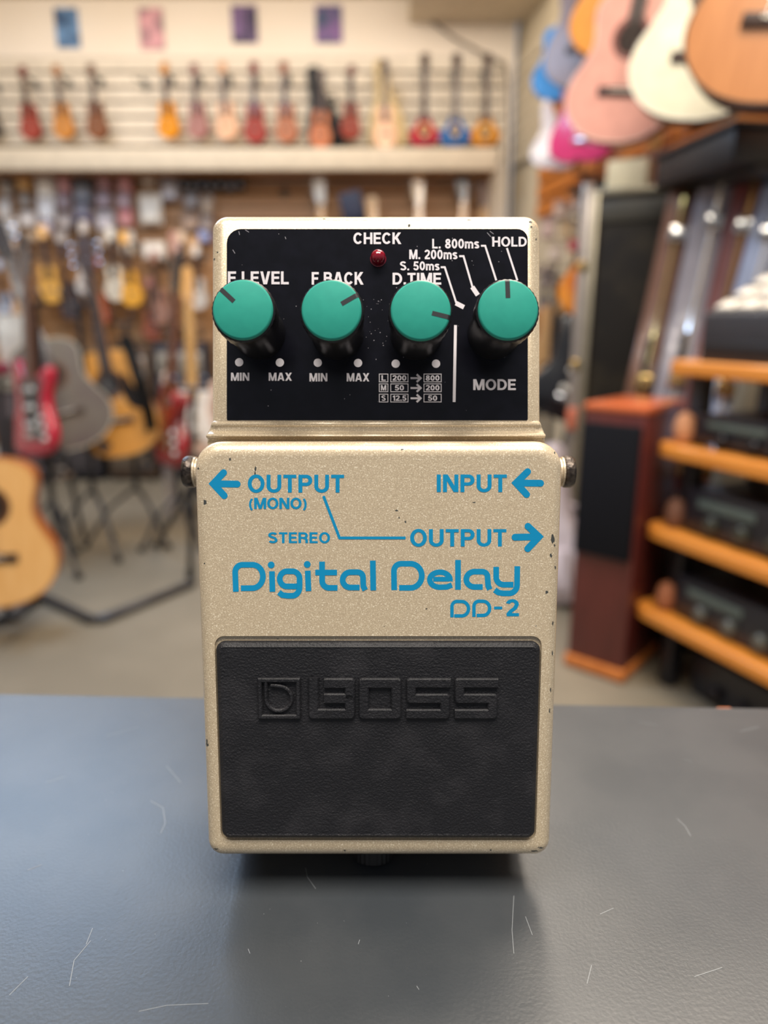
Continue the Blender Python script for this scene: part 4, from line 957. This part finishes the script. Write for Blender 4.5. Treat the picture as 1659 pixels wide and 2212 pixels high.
# panel label plate
bm = bm_new()
a, b = pan(490, 908), pan(1140, 495)
layers(bm, rrect(a.x, b.x, a.y, b.y, [2.2 * mm, 3.0 * mm, .3 * mm, .3 * mm], 6), [(0, hp - .0002), (0, hp + .00010)], lambda x, y, h: Vector((x, y, h)))
mpan = mat('08080e', .22, 0, '0e0e16', 260, spec=.28, lo=.4, hi=.7)
plate = fin('panel_plate', bm, mpan, root)
PE = .00018
fp = lambda x, y: pan(x, y, PE)
bm = bm_new()
for s, xa_, xb_, yt, yb in (('CHECK', 763.5, 867, 503, 528), ('L. 800ms', 933.5, 1035, 516.7, 537.6), ('M. 200ms', 884, 988, 540, 560.6), ('S. 50ms', 864, 949.5, 565.4, 584.7), ('HOLD', 1063, 1137.5, 512.3, 533.5),
                            ('D.TIME', 848, 953, 590, 615.5), ('E.LEVEL', 492.7, 624, 587, 614.8), ('F.BACK', 673.5, 785.6, 588.3, 615.5), ('MIN', 499.3, 539, 805.5, 823), ('MAX', 580.7, 630.6, 805.5, 823), ('MIN', 668.7, 707.3, 806.5, 824.3), ('MAX', 749, 797.7, 806.5, 824.3),
                            ('MODE', 1022, 1114, 819.5, 843)):
    text(bm, s, xa_, xb_, yt, yb, fp, .09)
Z2 = lambda x, y: (800 + x / 4.1475, 440 + y / 4.1475)
for x, y in ((517, 783), (604.8, 783.5), (686.6, 784), (773.5, 784.5), (854.7, 786), (941.8, 786)): add_disc(bm, (x, y), 9, fp, 28)
for (yt, yb), l, m1, m2 in (((1525, 1601), 'L', '200', '800'), ((1613, 1689), 'M', '50', '200'), ((1705, 1781), 'S', '12.5', '50')):
    for xa_, xb_, s in ((77, 160, l), (180, 340, m1), (477, 637, m2)):
        p, q2 = Z2(xa_ + 3, yt + 3), Z2(xb_ - 3, yb - 3)
        add_strip(bm, [(p[0], p[1]), (q2[0], p[1]), (q2[0], q2[1]), (p[0], q2[1])], 1.5, fp, True)
        wd_ = {1: 38, 2: 82, 3: 124, 4: 126}[len(s)]
        if s == 'M': wd_ = 48
        c = (xa_ + xb_) / 2
        text(bm, s, Z2(c - wd_ / 2, 0)[0], Z2(c + wd_ / 2, 0)[0], Z2(0, yt + 14)[1], Z2(0, yb - 14)[1], fp, .07)
    ym = (yt + yb) / 2 + 2
    add_strip(bm, [Z2(360, ym), Z2(440, ym)], 4.2, fp); add_strip(bm, [Z2(415, ym - 34), Z2(450, ym), Z2(415, ym + 34)], 4.4, fp)
add_strip(bm, [Z2(762, 1090), Z2(750, 1778)], 6.2, fp)
for ln in ([(630, 572), (666, 572), (770, 893)], [(795, 473), (834, 473), (915, 752)], [(990, 380), (1028, 380), (1127, 690)], [(1222, 400), (1316, 690)]):
    add_strip(bm, [Z2(*p) for p in ln], 4.2, fp)
add_strip(bm, [Z2(765, 893), Z2(838, 930)], 10, fp); add_strip(bm, [Z2(912, 748), Z2(962, 822)], 10, fp)
o = keep(bm, 'panel_lettering', mat('d9d3d6', .5), plate); o['label'] = 'off-white printed lettering'

bm = bm_new()
for k in range(110):
    x, y = (random.gauss(820, 70), random.gauss(690, 50)) if k < 70 else (random.uniform(500, 1130), random.uniform(500, 900))
    if not (495 < x < 1135 and 500 < y < 903): continue
    add_disc(bm, (x, y), random.uniform(.5, 1.3), lambda a_, b_: pan(a_, b_, .00013), 6)
for x0_, y0_, x1_, y1_ in ((516, 500, 518, 508), (530, 497, 538, 502), (503, 540, 508, 548), (616, 512, 618, 517), (1052, 503, 1060, 512), (1058, 500, 1066, 506), (1062, 512, 1064, 522)):
    add_strip(bm, [(x0_, y0_), (x1_, y1_)], 1.6, lambda a_, b_: pan(a_, b_, .00013))
o = keep(bm, 'wear_marks', mat('77737a', .6), plate); o['label'] = 'pale dust specks and nicks'

# treadle lettering
fb = lambda x, y: tre(x, y, .00003)
Z3 = lambda x, y: (380 + x / 3.6867, 880 + y / 3.6867)
Z4 = lambda x, y: (800 + x / 3.6867, 880 + y / 3.6867)
bm = bm_new()
text(bm, 'OUTPUT', 535.3, 743.3, 1025.5, 1064, fb, .10)
text(bm, '(MONO)', 538, 662.6, 1075.3, 1099.3, fb, .07)
text(bm, 'STEREO', 579.5, 713, 1149.8, 1173.2, fb, .10)
text(bm, 'INPUT', 943.2, 1094.8, 1025, 1063, fb, .10)
text(bm, 'OUTPUT', 886, 1093.8, 1143, 1180.4, fb, .10)
for Z, arms, vx, sh in ((Z3, ((380, 520), (385, 703)), (297, 608), (488, 611)), (Z4, ((1252, 512), (1244, 693)), (1160, 602), (1355, 604)), (Z4, ((1255, 947), (1253, 1125)), (1343, 1030), (1152, 1034))):
    w = 54 / 3.6867
    add_strip(bm, [Z(*arms[0]), Z(*vx), Z(*arms[1])], w, fb, False, [Z(*arms[0]), Z(*arms[1]), ])
    add_strip(bm, [Z(*sh), Z(*vx)], w, fb, False, [Z(*sh)])
    bm.faces.new([bm.verts.new(fb(*p)) for p in (Z(vx[0] * .55 + arms[0][0] * .45, vx[1] * .55 + arms[0][1] * .45), Z(*vx), Z(vx[0] * .55 + arms[1][0] * .45, vx[1] * .55 + arms[1][1] * .45))])
add_strip(bm, [(698.8, 1071.5), (733.5, 1162), (876, 1162)], 6, fb)
def A(cx, cy, rx, ry, a0, a1, n=14): return arc(cx, cy, rx, ry, a0, a1, n)      # picture axes: y down, so angles run clockwise
W1 = 45 / 3.6867
def s3(Z, pts, w=W1): add_strip(bm, [Z(*p) for p in pts], w, fb)
s3(Z3, [(478, 1468), (473, 1330)] + A(530, 1312, 58, 59, 180, 270, 8) + [(610, 1253)] + A(610, 1346, 83, 93, 270, 450, 22) + [(518, 1440)])
s3(Z3, [(765, 1305), (769, 1468)]); add_disc(bm, Z3(759, 1254), 27 / 3.6867, fb)
s3(Z3, [(965, 1425), (885, 1425)] + A(885, 1365, 58, 60, 90, 270, 16) + [(928, 1305)] + A(928, 1362, 57, 57, 270, 360, 8) + [(985, 1425)] + A(925, 1432, 60, 68, 0, 90, 8) + [(890, 1500), (848, 1494), (820, 1472)])
s3(Z3, [(1050, 1300), (1056, 1463)]); add_disc(bm, Z3(1046, 1250), 27 / 3.6867, fb)
s3(Z3, [(1164, 1228), (1165, 1365)] + A(1222, 1382, 57, 55, 180, 90, 8) + [(1287, 1437)]); s3(Z3, [(1110, 1315), (1283, 1315)])
s3(Z3, [(1463, 1434), (1390, 1434)] + A(1390, 1373, 62, 61, 90, 270, 16) + [(1448, 1312)] + A(1448, 1352, 42, 40, 270, 360, 6) + [(1493, 1425), (1508, 1455)])
s3(Z3, [(1568, 1220), (1572, 1457)])
s3(Z4, [(190, 1455), (188, 1325)] + A(244, 1304, 56, 59, 180, 270, 8) + [(320, 1245)] + A(320, 1341, 90, 96, 270, 450, 22) + [(230, 1437)])
s3(Z4, [(500, 1368), (632, 1368)], 38 / 3.6867); s3(Z4, [(634, 1385)] + A(555, 1372, 80, 60, 5, -90, 12) + A(553, 1372, 80, 60, 270, 90, 20) + [(610, 1430), (650, 1414)], 43 / 3.6867)
s3(Z4, [(698, 1215), (698, 1452)])
s3(Z4, [(895, 1430), (830, 1430)] + A(830, 1369, 66, 61, 90, 270, 16) + [(890, 1308)] + A(890, 1347, 43, 39, 270, 360, 6) + [(938, 1420), (951, 1450)])
s3(Z4, [(1002, 1270), (1002, 1352)] + A(1062, 1352, 60, 60, 180, 90, 8) + [(1140, 1412)]); s3(Z4, [(1170, 1265), (1168, 1415)] + A(1105, 1415, 63, 66, 0, 90, 8) + [(1055, 1481), (1020, 1474), (990, 1453)])
W2 = 27 / 3.6867
s3(Z4, [(650, 1672), (650, 1585)] + A(690, 1585, 40, 40, 180, 270, 6) + [(728, 1546)] + A(728, 1603, 54, 57, 270, 450, 16) + [(668, 1660)], W2)
s3(Z4, [(825, 1668), (825, 1583)] + A(865, 1583, 40, 40, 180, 270, 6) + [(898, 1544)] + A(898, 1600, 52, 56, 270, 450, 16) + [(846, 1657)], W2)
s3(Z4, [(985, 1597), (1050, 1597)], 22 / 3.6867)
text(bm, '2', Z4(1080, 0)[0], Z4(1183, 0)[0], Z4(0, 1527)[1], Z4(0, 1663)[1], fb)
o = keep(bm, 'treadle_lettering', mat('008abb', .55, spec=.3), treadle); o['label'] = 'sky blue printed lettering'

# raised emblem and word on the rubber pad
def ridge(bm, pts, w, f, hgt, bev, closed=False, rnd=8.0):
    P2 = [Vector(p) for p in pts]; st0 = strip(pts, w, closed); st = []
    for i, (a, b) in enumerate(st0):
        inner = closed or 0 < i < len(st0) - 1
        if inner and rnd:
            e1 = (P2[i] - P2[i - 1]).normalized(); e2 = (P2[(i + 1) % len(P2)] - P2[i]).normalized()
            cr = e1.x * e2.y - e1.y * e2.x
            if abs(cr) > .7:                     # a square corner: round its outer side
                O, I = (b, a) if cr > 0 else (a, b)
                sg = -1 if cr > 0 else 1
                n1 = Vector((-e1.y, e1.x)) * sg; n2 = Vector((-e2.y, e2.x)) * sg; m_ = (n1 + n2).normalized()
                C = O - m_ * (rnd / max(m_.dot(n1), .5))
                for k in range(6):
                    v_ = n1.lerp(n2, k / 5).normalized() * rnd + C
                    st.append((I, v_) if cr > 0 else (v_, I))
                continue
        st.append((a, b))
    secs = []
    for a, b in st:
        d = (b - a) / w if w else Vector((0, 0))
        secs.append([bm.verts.new(f(*(a + d * u), hh)) for u, hh in ((0, 0), (bev * .2, hgt * .7), (bev, hgt), (w - bev, hgt), (w - bev * .2, hgt * .7), (w, 0))])
    m = len(secs)
    for i in range(m if closed else m - 1):
        A_, B_ = secs[i], secs[(i + 1) % m]
        for k in range(5): bm.faces.new((A_[k], A_[k + 1], B_[k + 1], B_[k]))
    if not closed:
        bm.faces.new(secs[0][::-1]); bm.faces.new(secs[-1])
Z5 = lambda x, y: (420 + x / 3.815, 1340 + y / 3.815)
Z6 = lambda x, y: (800 + x / 3.814, 1340 + y / 3.814)
fe = lambda x, y, hh: tre(x, y, PADH - .0001 + hh)
HB = .0009
bm = bm_new()
ridge(bm, [Z5(550, 478), Z5(862, 478), Z5(864, 776), Z5(556, 776)], 11, fe, HB, 3, True, 1.5)
ridge(bm, [Z5(600, 480), Z5(600, 620)] + [Z5(*p) for p in A(705, 628, 105, 100, 180, -80, 26)] + [Z5(690, 524), Z5(640, 522)], 9, fe, HB, 3, False, 0)
WB = 23.5
ridge(bm, [Z5(988, 455), Z5(988, 752), Z5(1284, 752), Z5(1284, 627), Z5(1075, 627)], WB, fe, HB, 3.5)
ridge(bm, [Z5(1075, 503), Z5(1284, 503), Z5(1284, 627)], WB, fe, HB, 3.5)
ox0, ox1 = Z5(1398, 0)[0], Z6(212, 0)[0]
yo0, yo1 = Z5(0, 503)[1], Z5(0, 752)[1]
ridge(bm, [(ox0, yo0), (ox1, yo0), (ox1, yo1), (ox0, yo1)], WB, fe, HB, 3.5, True)
for xl_, xr_ in ((287, 655), (680, 1042)):
    ridge(bm, [Z6(xr_, 502), Z6(xl_ + 47, 502), Z6(xl_ + 47, 628), Z6(xr_ - 46, 628), Z6(xr_ - 46, 753), Z6(xl_ + 8, 753)], 22.5, fe, HB, 3.5)
o = fin('raised_logo', bm, mpad, pad, 30)

# ---- knobs
def knob(cx, cy, ang, label):
    Dk = .1314; kr = Dk / DPAN
    bx, by = 829.5 + (cx - 829.5) * kr, 1106 - (1106 - cy) * kr
    base = pan(bx, by, .0001); Hk = DPAN - Dk
    M = Matrix.Translation(base)
    N = 72
    bm = bm_new()
    kn = lambda j, k: (.00010 if (k % 2) else 0) if j in (4, 5, 6, 7) else 0
    lathe(bm, [(5.5 * mm, 0), (5.45 * mm, 1 * mm), (5.3 * mm, 6.5 * mm), (5.5 * mm, Hk - 6.2 * mm), (5.86 * mm, Hk - 5.8 * mm), (5.9 * mm, Hk - 3.4 * mm), (5.95 * mm, Hk - 2.0 * mm), (5.85 * mm, Hk - 1.0 * mm), (5.55 * mm, Hk - .7 * mm)], N, M, True, True, kn)
    kb = fin('control_knob', bm, mat('101014', .32, spec=.5), root, 30); kb['label'] = label
    bm = bm_new(); rc = 5.58 * mm
    lathe(bm, [(rc, Hk - 1.0 * mm), (rc, Hk - .45 * mm), (rc - .12 * mm, Hk - .18 * mm), (rc - .4 * mm, Hk)], 64, M)
    cp = fin('knob_cap', bm, mat('2c9180', .6, 0, '2a8d7d', 500, spec=.15, bump=.06, bscale=260, dist=.0002), kb, 40); cp['label'] = 'teal green disc cap'
    bm = bm_new(); c, s = math.cos(R(ang)), math.sin(R(ang)); w = .43 * mm
    T = lambda r, o, z: M @ Vector((r * c - o * s, r * s + o * c, z))
    prof = [(2.15 * mm, Hk + .00004), (rc - .4 * mm, Hk + .00004), (rc - .1 * mm, Hk - .00013), (rc + .00006, Hk - .0006)]
    for i in range(3):
        (r0, z0), (r1, z1) = prof[i], prof[i + 1]
        bm.faces.new([bm.verts.new(T(*p)) for p in ((r0, -w, z0), (r1, -w, z1), (r1, w, z1), (r0, w, z0))])
    fin('pointer_mark', bm, mat('15161c', .5), cp, 0)
knob(524, 668.5, 137, 'teal capped knob under E.LEVEL')
knob(716, 669.5, 30, 'teal capped knob under F.BACK')
knob(909, 670.5, -14, 'teal capped knob under D.TIME')
knob(1098, 669, 92, 'teal capped knob above MODE')
# check lamp
bm = bm_new(); c = pan(817, 560); r_ = 1.55 * mm
lathe(bm, [(r_ * 1.08, 0), (r_ * 1.08, .25 * mm), (r_, .3 * mm), (r_, 1.3 * mm)] + [(r_ * math.cos(R(a)), 1.3 * mm + r_ * math.sin(R(a))) for a in (15, 30, 45, 60, 75, 86)], 32, Matrix.Translation(c))
ml = mat('8a0420', .12, 0, coat=.6); ml.node_tree.nodes['Principled BSDF'].inputs['Transmission Weight'].default_value = .15
o = fin('check_lamp', bm, ml, root); o['label'] = 'dark red domed indicator lamp'
# jack nuts
for sx, pxo, lb in ((-1, 398, 'blackened ring nut of the left jack'), (1, 1238, 'blackened ring nut of the right jack')):
    D = .158; xo = (pxo - 829.5) / FPX * D; v = (1106 - 1019) / FPX * D
    xs = x0 if sx < 0 else x1
    M = Matrix.Translation(L3(xo, v, D)) @ Matrix.Rotation(R(90 * sx), 4, 'Y')      # local z points outwards
    ln = abs(xo - xs) + .001
    bm = bm_new(); lathe(bm, [(3.0 * mm, -ln), (3.0 * mm, -2.9 * mm), (3.3 * mm, -2.8 * mm), (3.3 * mm, -2.4 * mm), (3.0 * mm, -2.4 * mm)], 32, M); js = fin('jack_socket', bm, MP, root)
    bm = bm_new(); lathe(bm, [(3.35 * mm, -2.4 * mm), (3.55 * mm, -2.1 * mm), (3.55 * mm, -.7 * mm), (3.2 * mm, -.1 * mm), (2.7 * mm, 0), (2.5 * mm, -1 * mm)], 32, M)
    o = fin('ring_nut', bm, mat('2a2422', .3, .7, '5d534a', 900, bump=.6, bscale=1500, dist=.0003), js); o['label'] = lb
# thumb screw
D = .1655; vtip = (-(.121) + D * SP) / CP; xs_ = (807 - 829.5) / FPX * D
M = Matrix.Translation(L3(xs_, vtip, D)) @ Matrix.Rotation(R(-90), 4, 'X')
bm = bm_new(); kn = lambda j, k: (.00018 if k % 2 else 0) if j in (1, 2) else 0
lathe(bm, [(3.6 * mm, .12 * mm), (4.4 * mm, .7 * mm), (4.4 * mm, 6 * mm), (3.6 * mm, 6.4 * mm), (1.8 * mm, 6.5 * mm), (1.8 * mm, 12 * mm)], 48, M, True, True, kn)
fin('thumb_screw', bm, mat('0c0c0d', .5, 0), root, 25)
# paint chips, laid on the treadle and rim surface along the surface itself
CH = [(432, 985, 3, 6), (428.5, 1012, 2, 2.5), (427, 1083, 1.5, 6), (443, 1084, 4.5, 7), (497, 992, 3, 3.5), (552, 1012, 3, 5), (551, 1022, 2, 6), (442, 1217, 2, 1.6), (869, 971, 4, 1.5), (857, 1103, 4, 2), (876, 1127, 2, 3), (862, 1118, 1.6, 2), (1194, 1163, 4, 11), (1198, 1178, 2, 4), (1190, 1200, 3, 4.5),
      (1199, 1226, 1.6, 4), (1181, 1279, 4, 5), (1194, 1346, 1.5, 6), (1024, 1085, 4, 1.5), (921, 1315, 2.2, 1.6), (447, 1605, 2, 9), (449, 1609, 2.5, 3), (745, 1837, 2.8, 2), (1060, 1836, 2.2, 2), (1198, 978, 2, 3), (1204, 986, 2, 4), (1191, 965, 3, 1.5), (1158, 1352, 1.5, 1.2), (1193, 1410, 1.2, 6), (1189, 1490, 1.5, 5), (1187, 1535, 1.5, 6),
      (466, 1834, 6, 2), (475, 1840, 6, 1.8), (1168, 1831, 7, 2.2), (1155, 1838, 9, 1.6), (600, 1380, 2, 1), (830, 1353, 1.2, 1.2), (560, 1037, 1.5, 1), (463, 560, 2, 3), (1146, 480, 4, 2.4), (1148, 490, 2.5, 2.5), (1158, 517, 1.5, 3), (470, 545, 2, 2), (700, 473, 4, 1), (1013, 475, 6, 1), (884, 487, 3, 4)]
def tree_of(objs):
    V, Fc = [], []
    for o in objs:
        off = len(V); V += [v.co.copy() for v in o.data.vertices]; Fc += [[i + off for i in p.vertices] for p in o.data.polygons]
    return BVHTree.FromPolygons(V, Fc)
BV = tree_of([treadle, [o for o in root.children if o.name.startswith('chassis')][0]])
EYE = Vector((-XC, -VO, DO))
def cast(px, py):
    d = Vector(((px - 829.5) / FPX, (1106 - py) / FPX, -1)).normalized()
    h = BV.ray_cast(EYE, d)
    return None if h[0] is None else h[0] + h[1] * .00003 * (1 if h[1].dot(d) < 0 else -1)
bm = bm_new()
for x, y, rx, ry in CH:
    pts = []
    nn = 11
    for k in range(nn):
        a = 2 * math.pi * k / nn; u = random.uniform(.55, 1.15)
        pts.append(cast(x + rx * u * math.cos(a), y + ry * u * math.sin(a)))
    c = cast(x, y)
    if c is None or any(p is None for p in pts): continue
    cv = bm.verts.new(c); vs = [bm.verts.new(p) for p in pts]
    for k in range(nn): bm.faces.new((cv, vs[k], vs[(k + 1) % nn]))
o = keep(bm, 'paint_chips', mat('4d4f4c', .55, .3), root); o['label'] = 'dark bare metal chips in the paint'
